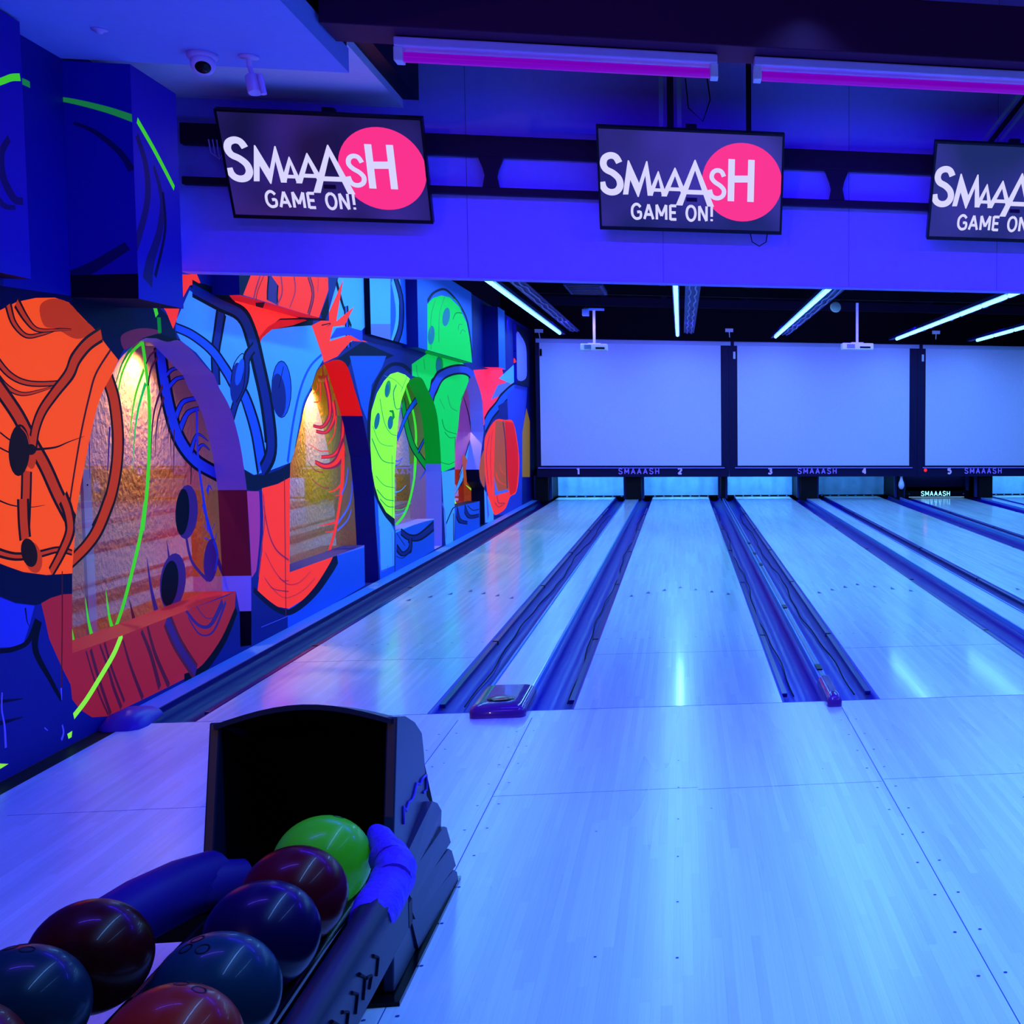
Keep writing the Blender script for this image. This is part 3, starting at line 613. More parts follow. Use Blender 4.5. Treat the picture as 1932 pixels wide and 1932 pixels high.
glassp = [[
 line(grass, 'a 1035,540 1060,720 1085,950 1090,1250 1075,1600 1040,1932', 22, 26), line(grass, 'b 945,0 920,180 880,360 835,540 790,700 738,845', 24, 20),
 line(grass, 'a 1030,570 960,640 890,790 858,945', 24, 8), line(dgreen, 'a 960,600 890,720 842,870', 20, 5), line(grass, 'a 1050,760 990,940 955,1150 948,1300', 20, 3), line(green, 'a 1062,860 1010,1040 980,1250 966,1500', 22, 3),
 line(grass, 'b 742,840 712,740 688,560', 30, 2), line(grass, 'b 605,890 575,760 555,610', 28, 2), line(grass, 'b 485,930 465,790', 18, 2),
 line(orange2, 'a 790,840 835,1000 860,1250 845,1500 790,1740 690,1950', 62, 60, (umber, 7)), line(orange2, 'b 715,-30 640,160 560,280 440,400', 56, 50, (umber, 7)),
 line(peri, 'a 1165,590 1190,800 1240,1060 1310,1270 1430,1430 1600,1530', 60, 70, (ink, 8)),
 line(peri, 'a 1215,800 1260,760 1335,748', 22, 14, (ink, 3)), line(peri, 'a 1235,885 1290,830 1370,815', 26, 18, (ink, 3)), line(peri, 'a 1285,1100 1335,1000 1430,972', 30, 24, (ink, 3)), line(peri, 'a 1315,1190 1370,1080 1450,1045', 34, 22, (ink, 3)),
 line(peri, 'a 1395,1350 1440,1235 1520,1285', 26, 4, (ink, 3)), line(peri, 'a 1440,1345 1480,1310 1530,1350', 22, 4, (ink, 3)), line(peri, 'a 1510,1660 1525,1610 1545,1640', 24, 4),
 line(peri, 'a 1435,1050 1440,1350 1468,1600 1520,1932', 14, 18), line(peri, 'b 1320,0 1370,180 1392,250', 18, 18), line(peri, 'b 1325,140 1365,190 1400,130', 4, 4), line(peri, 'b 1330,220 1390,250 1410,190', 8, 4),
 ell(plum, 'a 1360,1800', 82, 198, 3), ell(ink, 'a 1330,1800', 50, 170, 3), ell(plum, 'b 1125,508', 84, 186, 6), ell(ink, 'b 1105,520', 55, 150, 6), ell(plum, 'b 1372,370', 46, 142, 4), line(peri, 'b 1390,240 1415,330 1400,440', 18, 8),
 line(plum, 'b 1213,225 1250,380 1350,500', 14, 20), line(plum, 'b 1418,370 1485,545', 26, 10), line(ink, 'a 1395,1450 1390,1600', 8, 5),
 line(plum, 'b 1028,740 985,560 955,350', 34, 2), line(plum, 'b 1100,350 1085,240', 14, 2), line(dwine, 'b 882,800 840,620', 30, 2),
 line(dwine, 'a 1140,620 1095,660 1065,720', 16, 10), line(dwine, 'a 1150,670 1100,760 1080,880', 18, 10), line(dwine, 'a 1185,880 1120,1090 1100,1400', 20, 3), line(dwine, 'a 1195,960 1145,1150 1130,1400', 18, 2), line(dwine, 'a 1270,1200 1265,1560', 9, 2), line(dwine, 'a 1242,1200 1248,1420', 8, 2), line(dwine, 'a 1225,1100 1228,1300', 7, 2), line(plum, 'a 650,1250 655,1560', 10, 3), line(plum, 'a 800,1180 785,1500', 12, 8),
 ],[
 line(coral, 'c 1200,1172 1270,1178 1320,1100 1320,980 1290,830', 8, 14, (dred, 3)), line(coral, 'c 1222,1212 1300,1215 1355,1110 1345,1000', 10, 14, (dred, 3)), line(coral, 'c 1260,1400 1350,1385 1408,1290 1424,1100', 12, 16, (dred, 3)), line(coral, 'c 1215,1435 1290,1468 1370,1435 1428,1320', 12, 34, (dred, 3)),
 line(coral, 'c 1200,940 1232,900 1225,850', 6, 6), line(coral, 'c 1205,1000 1250,985 1252,860', 8, 8), line(coral, 'c 1308,1305 1355,1230 1368,1100', 4, 10), line(coral, 'c 1180,1310 1250,1355 1320,1355', 4, 8), line(dred, 'c 1170,1440 1220,1500 1275,1510', 4, 8), line(dred, 'c 1190,1560 1250,1610 1320,1630', 4, 8),
 line(coral, 'c 1424,1320 1415,1600 1385,1800 1362,1932', 14, 18), line(coral, 'd 1190,0 1180,300 1140,640 1060,945', 18, 22), line(coral, 'd 1060,378 1120,360 1180,310', 4, 24), line(coral, 'd 985,685 1060,670 1135,650', 4, 24), line(coral, 'd 1030,745 1120,735', 4, 14), line(coral, 'd 1120,415 1170,405', 4, 10),
 line(lav, 'd 1240,160 1220,300 1180,400', 10, 14), line(lav, 'd 1285,220 1255,480 1145,665', 14, 18), line(lav, 'd 1270,540 1230,640 1140,730', 10, 16),
 line(mblue, 'c 1190,880 1130,1010 1095,1180 1060,1340', 22, 8, (ink, 3)),
 ],[
 line(grass, 'e 590,1080 655,1300 685,1500 680,1700 670,1932', 20, 22), line(grass, 'f 690,400 672,700 620,950 560,1090 488,1175', 18, 24), line(dgreen, 'e 560,1220 600,1450 665,1650 785,1830', 36, 46, (ink, 3)),
 line(mblue, 'e 695,1185 600,1330 505,1570', 40, 16, (ink, 4)), line(mblue, 'e 772,1560 705,1690', 12, 12, (ink, 3)), line(mblue, 'f 480,600 520,590 565,510', 14, 3), line(mblue, 'f 480,550 520,560 560,520', 12, 3), line(mblue, 'f 720,740 775,655', 4, 20), line(sky, 'f 485,860 540,840 590,790', 12, 3), line(green, 'f 485,1030 560,1020 640,960', 10, 3), line(sky, 'f 485,1075 540,1065 600,1030', 8, 3), line(chip, 'e 480,1840 640,1838', 7),
 ],[
 line(sky, 'e 1222,1600 1160,1800 1110,1960', 40, 40, (ink, 3)), line(sky, 'f 1130,700 1062,860', 38, 10, (ink, 3)), line(lime, 'f 1195,605 1240,632', 6, 22), line(lime, 'f 1200,650 1242,705', 4, 26), line(lime, 'f 1175,760 1250,800', 6, 20), line(lime, 'f 1165,790 1250,860', 4, 24), line(lime, 'f 1058,945 1085,1000', 16, 4), poly(terra, 'f 1130,500 1200,600 1190,740 1150,780', True),
 line(ink, 'e 1140,1160 1190,1330 1225,1560 1235,1700', 6, 16), line(lime, 'e 1222,1640 1228,1720', 6, 8),
 ]]
for i in range(4):
    mb = MB(); paint(mb, GP, OPS[i], GLM, glassp[i]); o = mb.build('window_%d' % (i+1)); struct(o)
    # frame joint of the two-part panes
# alcove downlights
AL = [((-2.6, 1.95, 1.93), 12, 0), ((-2.6, 5.75, 1.83), 14, 0), ((-2.6, 9.0, 1.80), 14, 0), ((-2.6, 12.3, 1.8), 12, 0)]
for i, (p, e, yy) in enumerate(AL):
    l = bpy.data.lights.new('alcove_spot', 'SPOT'); l.energy = e*7; l.color = WARM; l.spot_size = math.radians(150); l.spot_blend = .8; l.shadow_soft_size = .03
    o = bpy.data.objects.new('alcove_spot', l); COL.objects.link(o); o.location = (p[0], p[1], p[2]-.05)
    mb = MB(); mb.lathe((p[0], p[1], p[2]+.02), (0,0,-1), [(0,0),(0,.045),(.05,.045),(.05,.036),(.02,.03),(.02,0)], white, 20)
    mb.tube([(p[0], p[1], p[2]+.02), (p[0], p[1], 2.3)], .01, white, 8)
    tag(mb.build('alcove_downlight', loc=(p[0], p[1], p[2])), ['small warm downlight at the top of the nearest arched window', 'small warm downlight in the arched window with the red painted claws', 'small warm downlight in the arched window between the lime and green shapes', 'small warm downlight in the narrow arched window right of the green figure'][i], 'downlight')
l = bpy.data.lights.new('alcove_wash', 'AREA')

# upper bulkheads
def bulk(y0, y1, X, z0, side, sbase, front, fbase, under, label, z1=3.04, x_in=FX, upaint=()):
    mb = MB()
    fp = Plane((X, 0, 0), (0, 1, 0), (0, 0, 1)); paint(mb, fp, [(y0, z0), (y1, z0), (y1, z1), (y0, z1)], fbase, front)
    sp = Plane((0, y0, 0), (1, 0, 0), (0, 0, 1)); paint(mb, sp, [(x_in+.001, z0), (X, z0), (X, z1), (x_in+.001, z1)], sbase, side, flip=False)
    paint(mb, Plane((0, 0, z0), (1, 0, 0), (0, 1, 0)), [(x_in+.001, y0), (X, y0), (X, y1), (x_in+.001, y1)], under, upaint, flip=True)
    mb.face([(x_in+.001, y1, z0), (x_in+.001, y1, z1), (X, y1, z1), (X, y1, z0)], fbase)
    mb.face([(x_in+.001, y0, z1), (x_in+.001, y1, z1), (X, y1, z1), (X, y0, z1)], black)
    mb.face([(x_in+.001, y0, z0), (x_in+.001, y0, z1), (x_in+.001, y1, z1), (x_in+.001, y1, z0)], black)
    return tag(weld(mb.build('mural_bulkhead')), label, 'bulkhead', 'painted bulkheads along the top of the mural wall')
indigo = mat('indigo_paint', (24, 14, 150), .6); indigo2 = mat('dark_indigo_paint', (14, 8, 80), .6)
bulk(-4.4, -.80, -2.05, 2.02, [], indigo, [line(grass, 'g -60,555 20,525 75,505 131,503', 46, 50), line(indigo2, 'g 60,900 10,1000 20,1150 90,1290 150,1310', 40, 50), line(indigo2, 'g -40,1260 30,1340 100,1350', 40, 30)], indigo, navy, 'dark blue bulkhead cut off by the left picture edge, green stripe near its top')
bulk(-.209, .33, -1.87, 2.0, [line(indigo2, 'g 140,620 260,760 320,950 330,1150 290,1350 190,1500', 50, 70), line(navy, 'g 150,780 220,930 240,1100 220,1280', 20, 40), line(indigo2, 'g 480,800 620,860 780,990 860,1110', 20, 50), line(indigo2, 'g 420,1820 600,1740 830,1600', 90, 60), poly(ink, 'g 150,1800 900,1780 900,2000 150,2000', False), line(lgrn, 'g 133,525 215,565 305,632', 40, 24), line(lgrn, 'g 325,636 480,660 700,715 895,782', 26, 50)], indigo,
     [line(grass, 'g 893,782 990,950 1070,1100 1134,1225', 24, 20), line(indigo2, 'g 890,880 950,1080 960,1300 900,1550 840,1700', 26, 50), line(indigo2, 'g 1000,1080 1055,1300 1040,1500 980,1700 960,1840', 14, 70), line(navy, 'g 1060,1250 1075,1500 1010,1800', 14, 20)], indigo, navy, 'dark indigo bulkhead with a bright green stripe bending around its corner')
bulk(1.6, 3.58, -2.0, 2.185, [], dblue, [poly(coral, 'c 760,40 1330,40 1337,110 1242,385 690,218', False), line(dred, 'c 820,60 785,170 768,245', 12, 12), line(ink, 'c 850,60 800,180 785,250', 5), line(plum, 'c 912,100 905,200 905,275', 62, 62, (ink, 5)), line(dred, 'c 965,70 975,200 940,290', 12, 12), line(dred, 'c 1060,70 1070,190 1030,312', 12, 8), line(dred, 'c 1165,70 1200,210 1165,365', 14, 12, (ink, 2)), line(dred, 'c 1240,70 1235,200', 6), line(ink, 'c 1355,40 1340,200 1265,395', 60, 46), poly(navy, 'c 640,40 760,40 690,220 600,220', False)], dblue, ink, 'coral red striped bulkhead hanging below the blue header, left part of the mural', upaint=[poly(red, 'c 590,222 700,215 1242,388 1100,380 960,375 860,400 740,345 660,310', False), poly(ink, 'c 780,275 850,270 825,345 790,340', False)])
bulk(5.35, 6.85, -2.10, 2.20, [], ink, [poly(sky, 'c 1575,40 1765,40 1765,600 1575,520', False), poly(lav, 'c 1575,430 1765,430 1765,660 1500,700', False), line(sky, 'c 1795,60 1822,250 1815,420 1770,580', 70, 20), line(dblue, 'c 1790,60 1842,250 1838,450 1790,600', 18, 26, (ink, 3))], mblue, ink, 'sky blue bulkhead with rounded lower edge and a side painted shadow black, above the blue figure')  # near side inked to paint in its shade
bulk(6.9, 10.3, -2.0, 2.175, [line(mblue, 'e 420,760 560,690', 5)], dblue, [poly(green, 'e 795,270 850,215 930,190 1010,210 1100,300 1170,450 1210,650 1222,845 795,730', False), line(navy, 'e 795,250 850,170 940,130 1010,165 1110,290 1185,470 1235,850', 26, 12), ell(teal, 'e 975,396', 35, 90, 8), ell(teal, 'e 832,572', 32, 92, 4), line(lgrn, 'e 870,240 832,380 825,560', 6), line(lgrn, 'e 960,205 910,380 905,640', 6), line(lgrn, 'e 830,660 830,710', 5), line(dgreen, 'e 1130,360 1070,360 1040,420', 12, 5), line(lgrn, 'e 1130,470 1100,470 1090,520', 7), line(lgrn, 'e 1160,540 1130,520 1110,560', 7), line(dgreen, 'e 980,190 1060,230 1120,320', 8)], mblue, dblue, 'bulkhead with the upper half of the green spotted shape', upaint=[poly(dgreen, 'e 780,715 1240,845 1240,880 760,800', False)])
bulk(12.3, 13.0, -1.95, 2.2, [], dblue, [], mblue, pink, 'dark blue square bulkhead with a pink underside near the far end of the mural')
bulk(15.6, 17.4, -2.1, 2.06, [line(coral, 'e 1520,860 1640,810', 50, 40), line(ink, 'e 1525,780 1640,720', 10)], dblue, [poly(lav, 'e 1648,560 1700,590 1740,680 1748,830 1740,985 1648,970')], navy, dblue, 'small lavender faced bulkhead beside the left projection screen')

sp_ = Plane((-2.6, 0, 0), (0, 1, 0), (0, 0, 1)); (ya, za), (yb, zb) = sp_.px(156, 886), sp_.px(171, 886)
mb = MB(); mb.box(-2.615, -2.6, ya, yb, -.03, za, mat('pale_strip', (215, 205, 225), .5))  # pale upright box set behind the first pane
for z in (.25, .8, 1.1): mb.lathe((-2.6, (ya+yb)/2, z), (1,0,0), [(0,.006),(.003,.005),(.003,0)], black, 8)
tag(mb.build('alcove_strip'), 'pale upright strip behind the glass right of the orange figure', 'post')
# ------------------------------------------------------------------ ceilings and header
mb = MB(); mb.box(-2.9, -.945, -10.5, -.21, 3.05, 3.16, mat('soffit_paint', (150, 165, 235), .8)); mb.box(-2.9, -.97, -.209, 1.119, 3.2, 3.245, white)
mb.box(-2.9, -.95, -10.5, -.22, 3.161, 4.3, black); mb.box(-2.9, -.885, -.22, 1.119, 3.246, 4.3, black)
struct(mb.build('ceiling_soffit'))
mb = MB(); mb.box(-3, 9.6, -10.5, 20, 4.3, 4.4, black)
for X in (-.9, .2, 1.7, 3.4, 5.2): mb.box(X, X+.1, 3.2, 20, 3.75, 3.9, mat('dusty_duct', (24, 22, 60), .8))
for Y in (6.5, 10.5, 14.5, 16.6): mb.box(-2.1, 9.5, Y, Y+.07, 3.45, 3.6, mat('dark_joist', (14, 12, 34), .8))
struct(mb.build('ceiling'))
mb = MB(); mb.box(-2.149, 9.5, 1.12, 1.24, 2.263, 4.3, mat('header_paint', (172, 152, 240), .75))
for X in (-.64, .45, 1.54, 2.45, 3.5): mb.box(X, X+.003, 1.1185, 1.12, 2.263, 4.3, mat('panel_joint', (110, 100, 150), .8))
mb.box(-2.149, 9.5, 1.116, 1.12, 2.263, 2.268, lav)
struct(mb.build('wall_header'))
mb = MB(); mb.box(-2.9, 9.5, 19.9, 20, -.2, 4.3, black); mb.box(9.5, 9.6, -10.5, 20, -.2, 4.3, black)
struct(mb.build('wall_back'))
mb = MB(); mb.box(-2.9, 9.5, -10.6, -10.5, -.2, 4.3, mat('rear_wall', (40, 36, 60), .8)); struct(mb.build('wall_rear'))

# steel truss in front of the header
mb = MB()
mb.box(-2.1, 9, 1.03, 1.09, 2.938, 3.05, steel); 
o = thing('truss_beam', 'dark steel double rail carrying the hanging screens in front of the header', 'truss', (3, 1.06, 3.0))
mb.build('top_chord', o, .004)
mb = MB(); mb.box(-2.1, 9, 1.035, 1.085, 2.724, 2.766, steel); mb.build('bottom_chord', o, .004)
for X in (-1.70, -.497, 1.461, 3.39):
    mb = MB(); prof = [(-.07, 2.938), (-.042, 2.87), (-.033, 2.83), (-.045, 2.766), (.045, 2.766), (.033, 2.83), (.042, 2.87), (.07, 2.938)]
    mb.prism([(X+a, 1.04, z) for a, z in prof], (0, .04, 0), steel); mb.build('bracket', o)
# big beam over the approach
mb = MB(); mb.box(-.93, 9.4, -.78, -.50, 3.11, 3.36, mat('purple_beam', (62, 14, 60), .6))
tag(mb.build('ceiling_beam', bevel=.005), 'large dark purple beam crossing overhead above the two violet lamps', 'beam')
mb = MB(); mb.box(-.93, 9.4, .6, .75, 3.55, 3.8, mat('dusty_joist', (40, 30, 110), .7)); tag(mb.build('ceiling_joist'), 'dim blue joist high up behind the purple beam', 'beam')
for X, lab in ((.937, 'black post dropping from the ceiling between the two violet lamps'),):
    mb = MB(); mb.box(X-.014, X+.014, .86, .9, 3.0, 4.3, black); tag(mb.build('ceiling_post'), lab, 'post')
# violet battens
uvtube = mat('violet_tube', (80, 0, 120), .3, emit=.55, ecol=(150, 0, 205))
o = thing('tube_batten', 'violet blacklight batten under the beam, above and left of the middle screen', 'lamp', (.03, -.6, 3.05), 'violet battens under the purple beam')
mb = MB(); mb.box(-.66, .72, -.66, -.56, 3.065, 3.105, mat('batten_enamel', (200, 180, 235), .4)); mb.build('housing', o, .006)
for s in (-1, 1):
    mb = MB(); X = .03+s*.675; mb.box(X-.018, X+.018, -.65, -.57, 3.005, 3.066, white); mb.build('lampholder', o, .004)
mb = MB(); mb.tube([(-.625, -.61, 3.03), (.685, -.61, 3.03)], .022, uvtube, 14); mb.build('tube', o)
mb = MB(); mb.tube([(.1+.05*math.cos(t), -.56, 3.115-.012*math.sin(t)) for t in [math.pi*k/8 for k in range(9)]], .004, black, 6); mb.build('cable', o)
c = copy_tree(o); c.location.x += 1.545; c['label'] = 'violet blacklight batten under the beam, running off the right picture edge'
# sloping channel supports for the screens
def channel(x0, x1, y0, y1, z0, z1, label):
    o = thing('screen_hanger', label, 'hanger', (x0, y0, z0), 'metal channels the screens hang from')
    for s in (-1, 1):
        mb = MB(); d = .05*s; mb.prism([(x0+d-.012, y0, z0), (x0+d+.012, y0, z0), (x1+d+.012, y1, z1), (x1+d-.012, y1, z1)], (0, .03, 0), mat('galvanised_channel', (175, 180, 200), .35, metal=.6)); mb.build('channel', o)
    mb = MB(); mb.prism([(x0-.018, y0+.035, z0), (x0+.018, y0+.035, z0), (x1+.018, y1+.035, z1), (x1-.018, y1+.035, z1)], (0, .02, 0), steel); mb.build('web', o)
channel(.5, .5, .84, .84, 3.0, 3.62, 'pair of upright metal channels above the middle screen')
channel(2.25, 2.85, .84, .84, 2.98, 3.75, 'slanted metal channels above the right hand screen')
mb = MB(); mb.tube([(.585,.8,3.36),(.6,.8,3.2),(.68,.8,3.13),(.72,.8,3.25),(.70,.8,3.4),(.69,.8,3.6)], .004, black, 6); tag(mb.build('hanging_cable'), 'loop of black cable hanging right of the upright channels', 'cable')

# ------------------------------------------------------------------ hanging screens
def tvgeom():
    o = Vector((.655*1.0, .70, 3.06))
    return o
th = math.atan2(.26, .515)
TU = Vector((1, 0, 0)); TV_ = Vector((0, -math.sin(th), math.cos(th)))
yTop, zTop = .70, 1.455+(2.905-1.455)*1.105
tvx = [(-1.595-.546)*1.105+.546, (.145-.546)*1.105+.546]
W_ = 1.025; H_ = .578
def tvplane(x): return Plane(Vector((x+W_/2, yTop, zTop))-TV_*(H_/2), TU, TV_)
scr_bg = None
def screen_mat():
    m = bpy.data.materials.new('screen_backdrop'); m.use_nodes = True; nt = m.node_tree; N = nt.nodes; L = nt.links
    b = N['Principled BSDF']; b.inputs['Base Color'].default_value = (.01,.01,.02,1); b.inputs['Roughness'].default_value = .25
    tc = N.new('ShaderNodeTexCoord'); n = N.new('ShaderNodeTexNoise'); n.inputs['Scale'].default_value = 2.2; n.inputs['Detail'].default_value = 1
    L.new(tc.outputs['Object'], n.inputs['Vector']); r = N.new('ShaderNodeValToRGB'); L.new(n.outputs['Fac'], r.inputs[0])
    r.color_ramp.elements[0].position = .35; r.color_ramp.elements[0].color = (.008,.006,.045,1); r.color_ramp.elements[1].position = .7; r.color_ramp.elements[1].color = (.05,.025,.33,1)
    L.new(r.outputs[0], b.inputs['Emission Color']); b.inputs['Emission Strength'].default_value = .8
    return m
SBG = screen_mat()
SW = mat('screen_white', (10, 10, 10), .25, emit=1.0, ecol=(215, 212, 255)); SP = mat('screen_pink', (10, 5, 10), .25, emit=1.0, ecol=(250, 50, 140))
pl1 = tvplane(tvx[0])
def logo(pl):
    out = []
    q = lambda s: [pl.px(*t) for t in P('k '+s)]
    a, b = q('1058,500 1700,600'); c = ((a[0]+b[0])/2, (a[1]+b[1])/2); t1, t2 = q('1320,205 1440,902')
    r = (abs(b[0]-a[0])/2+abs(t1[1]-t2[1])/2)/2; c = (c[0]-.004, (t1[1]+t2[1])/2); r *= .975
    out.append((SP, ccw([(c[0]+r*math.cos(t), c[1]+r*math.sin(t)) for t in [2*math.pi*i/48 for i in range(48)]])))
    sc = abs(q('400,500 500,500')[0][0]-q('400,500 500,500')[1][0])/100
    def st(s, wd, cm=True):
        pts = q(s); pts = catmull(pts, 4) if cm and len(pts) > 2 else pts
        out.extend(stroke2(SW, pts, [wd*sc]*len(pts)))
    st('330,397 295,352 248,338 205,358 198,405 228,450 290,480 345,525 365,580 345,622 300,634 255,620 225,590 208,550', 56)
    out.append((SW, ccw(q('398,652 398,378 408,378 519,560 553,385 563,385 650,662 605,662 562,500 532,672 524,672 442,535 442,652'))))
    def A(ap, lb, rb, wd, f):
        (x0, y0), (x1, y1), (x2, y2) = q('%s %s %s' % (ap, lb, rb))
        h = wd*sc*.5*1.15
        out.append((SW, ccw([(x0-h*.15, y0), (x0+h*.15, y0), (x2+h, y2), (x2-h, y2), (x0-h*0, y0-h*3.2), (x1+h, y1), (x1-h, y1)])))
        yb = y1+(y0-y1)*f; g = (y0-y1)
        xl = x1+(x0-x1)*f; xr = x2+(x0-x2)*((yb-y2)/(y0-y2)); out.extend(stroke2(SW, [(xl, yb), (xr, yb)], [wd*sc*.8]*2))
    A('665,465', '625,662', '745,668', 36, .24); A('800,437', '742,668', '900,640', 40, .26); A('958,375', '878,740', '1142,750', 50, .30)
    st('1218,510 1190,470 1150,460 1120,480 1118,520 1150,555 1200,585 1233,620 1232,660 1200,682 1160,678 1132,655 1115,615', 38)
    st('1262,370 1303,707', 56); st('1427,376 1467,713', 56); st('1290,530 1440,530', 60)
    (x0, y0), (x1, y1), (x2, y2) = q('500,845 1178,875 520,728')
    h = abs(y2-y0)
    pol, xe = textpolys(SW, 'GAME ON!', 0, 0, h, h*.19, .24)
    k = (x1-x0)/(xe-.24*h)
    for m, p in pol: out.append((m, ccw([(x0+a*k, y0+(y1-y0)*0+b) for a, b in p])))
    return out
LOGO = logo(pl1)
tvs = [(tvx[0], 'tilted logo screen on the left, nearest the mural wall'), (tvx[1], 'tilted logo screen hanging in the middle, below the upright channels'), ((1.83-.546)*1.105+.546+.02, 'tilted logo screen cut off by the right picture edge')]
tvbz = mat('screen_bezel', (16, 14, 22), .35)
for x, lab in tvs:
    pl = tvplane(x); o = thing('hanging_screen', lab, 'screen', tuple(pl.o), 'logo screens above the foul line')
    mb = MB(); bw = .012
    def qb(a0, a1, b0, b1, t0, t1, m):
        c = [pl.w(a, b, t) for t in (t0, t1) for a, b in ((a0, b0), (a1, b0), (a1, b1), (a0, b1))]
        n = len(mb.v); mb.v += [tuple(v) for v in c]
        for f in ((0,3,2,1),(4,5,6,7),(0,1,5,4),(1,2,6,5),(2,3,7,6),(3,0,4,7)): mb.f.append([n+i for i in f]); mb.m.append(mb.mi(m)); mb.sm.append(False)
    sgn = 1 if pl.n.y < 0 else -1
    hw, hh = W_/2, H_/2
    qb(-hw, hw, -hh, hh, -sgn*.045, -sgn*.004, tvbz)
    for a0, a1, b0, b1 in ((-hw, hw, hh-bw, hh), (-hw, hw, -hh, -hh+bw*1.6), (-hw, -hw+bw, -hh+bw*1.6, hh-bw), (hw-bw, hw, -hh+bw*1.6, hh-bw)): qb(a0, a1, b0, b1, -sgn*.004, sgn*.004, tvbz)
    mb.build('bezel', o)
    mb = MB(); paint(mb, pl, [(-hw+bw, -hh+bw*1.6), (hw-bw, -hh+bw*1.6), (hw-bw, hh-bw), (-hw+bw, hh-bw)], SBG, [lambda p_: LOGO], off=0)
    mb.build('display', o)
    mb = MB(); mb.box(pl.o.x-.09, pl.o.x+.09, pl.o.y+.05, 1.03, pl.o.z-.02, pl.o.z+.1, steel); mb.box(pl.o.x-.03, pl.o.x+.03, pl.o.y+.04, pl.o.y+.1, pl.o.z-.1, pl.o.z+.33, steel); mb.build('mount_bracket', o)
mb = MB(); mb.tube([(.95, 1.0, 2.55), (.96, .99, 2.5), (1.0, .98, 2.475), (1.04, .98, 2.5), (1.05, 1.0, 2.56)], .003, black, 6); tag(mb.build('screen_cable'), 'thin cable loop below the middle screen', 'cable')

# ------------------------------------------------------------------ lane light strips
ledm = mat('cyan_tube', (150, 220, 255), .3, emit=4.5, ecol=(100, 190, 255))
galv = mat('conduit', (130, 120, 190), .4, metal=.3)
SL = ['lit tube strip on the ceiling closest to the mural wall', 'lit tube strip running straight back above the lane under number 2', 'slanting lit tube strip above the lane under number 3', 'long slanting lit tube strip above the lane under number 4', 'lit tube strip at the upper right picture edge']
def light_strip():
    o = thing('tube_light_row', SL[0], 'lamp', (0, 10.3, 3.0), 'rows of tube lights above the lanes')
    mb = MB(); mb.box(-.04, .04, 1.5, 17.2, 2.985, 3.03, RAIL); mb.build('tray', o)
    y = 1.66
    while y < 16.4:
        mb = MB(); mb.tube([(0, y+.06, 2.962), (0, y+1.24, 2.962)], 0.026, ledm, 10); mb.build('tube', o)
        y += 1.36
    for dx in (.17, .24):
        mb = MB(); pts = []
        for k in range(70): pts.append((dx+.012*math.sin(k*1.1), 3.7+k*.195, 3.02+.02*abs(math.sin(k*.8))))
        mb.tube(pts, .010, galv, 6); mb.build('conduit', o)
    mb = MB(); mb.box(.11, .29, 3.6, 17.1, 3.045, 3.055, mat('cable_tray', (50, 44, 130), .5)); mb.build('cable_tray', o)
    return o
o = light_strip(); base = o
for i, X in enumerate(STRIPX[:5]):
    c = base if i == 0 else copy_tree(base)
    c.location.x = X; c['label'] = SL[i]

# ------------------------------------------------------------------ lane end: screens, masks, pits
screenm = mat('projection_cloth', (214, 206, 240), .75)
SX = [(-1.943, 1.271, 'wide blank projection screen at the left, above numbers 1 and 2'), (1.573, 4.794, 'wide blank projection screen above numbers 3 and 4'), (5.105, 8.33, 'blank projection screen cut off by the right picture edge')]
for x0, x1, lab in SX:
    o = thing('projection_screen', lab, 'projection screen', ((x0+x1)/2, 17.58, 1.8), 'projection screens above the pins')
    mb = MB(); mb.box(x0, x1, 17.585, 17.59, .655, 2.9, screenm); mb.build('cloth', o)
    mb = MB(); mb.box(x0-.05, x1+.06, 17.55, 17.575, .607, .622, lav); mb.build('bottom_bar', o)
    mb = MB(); mb.box(x0-.06, x1+.18, 17.54, 17.595, 2.86, 2.93, mat('screen_casing', (190, 190, 230), .5)); mb.build('casing', o, .004)
maskm = mat('masking_black', (20, 12, 60), .45)
letm = mat('mask_lettering', (150, 130, 255), .5, emit=.25, ecol=(120, 100, 255)); numm = mat('mask_number', (190, 180, 255), .5, emit=.35, ecol=(150, 150, 255))
MX = [(-2.02, 1.42, ('1', '2'), (-1.29, .52), -.22, 'black masking unit lettered 1 and 2 below the left screen'), (1.42, 4.95, ('3', '4'), (2.17, 3.94), 3.05, 'black masking unit lettered 3 and 4 below the second screen'), (4.95, 8.4, ('5',), (5.58,), 6.24, 'black masking unit lettered 5 at the far right')]
for x0, x1, nums, nx, lx, lab in MX:
    o = thing('masking_unit', lab, 'masking unit', ((x0+x1)/2, 17.6, .5), 'masking units over the pins')
    mb = MB(); mb.box(x0+.002, x1-.002, 17.6, 17.68, .447, 2.95, maskm); mb.build('panel', o)
    for n, X in zip(nums, nx):
        mb = letter_mesh(n, .105, .03, .2, numm); b = mb.build('lane_number', o); b.location = Vector((X, 17.592, .50))-o.location
    mb = letter_mesh('SMAAASH', .095, .017, .47, letm); b = mb.build('lettering', o); b.location = Vector((lx, 17.592, .505))-o.location
    for X in (x0+.1,):
        mb = MB(); mb.box(X-.02, X+.02, 17.585, 17.6, 2.62, 2.75, white); mb.build('sensor', o)
redl = mat('red_indicator', (255, 20, 20), .4, emit=4)
mb = MB(); mb.lathe((5.114, 17.6, .565), (0,-1,0), [(0,.028),(.012,.024),(.016,0)], redl, 16); tag(mb.build('indicator_light'), 'tiny red indicator light left of the number 5', 'light')
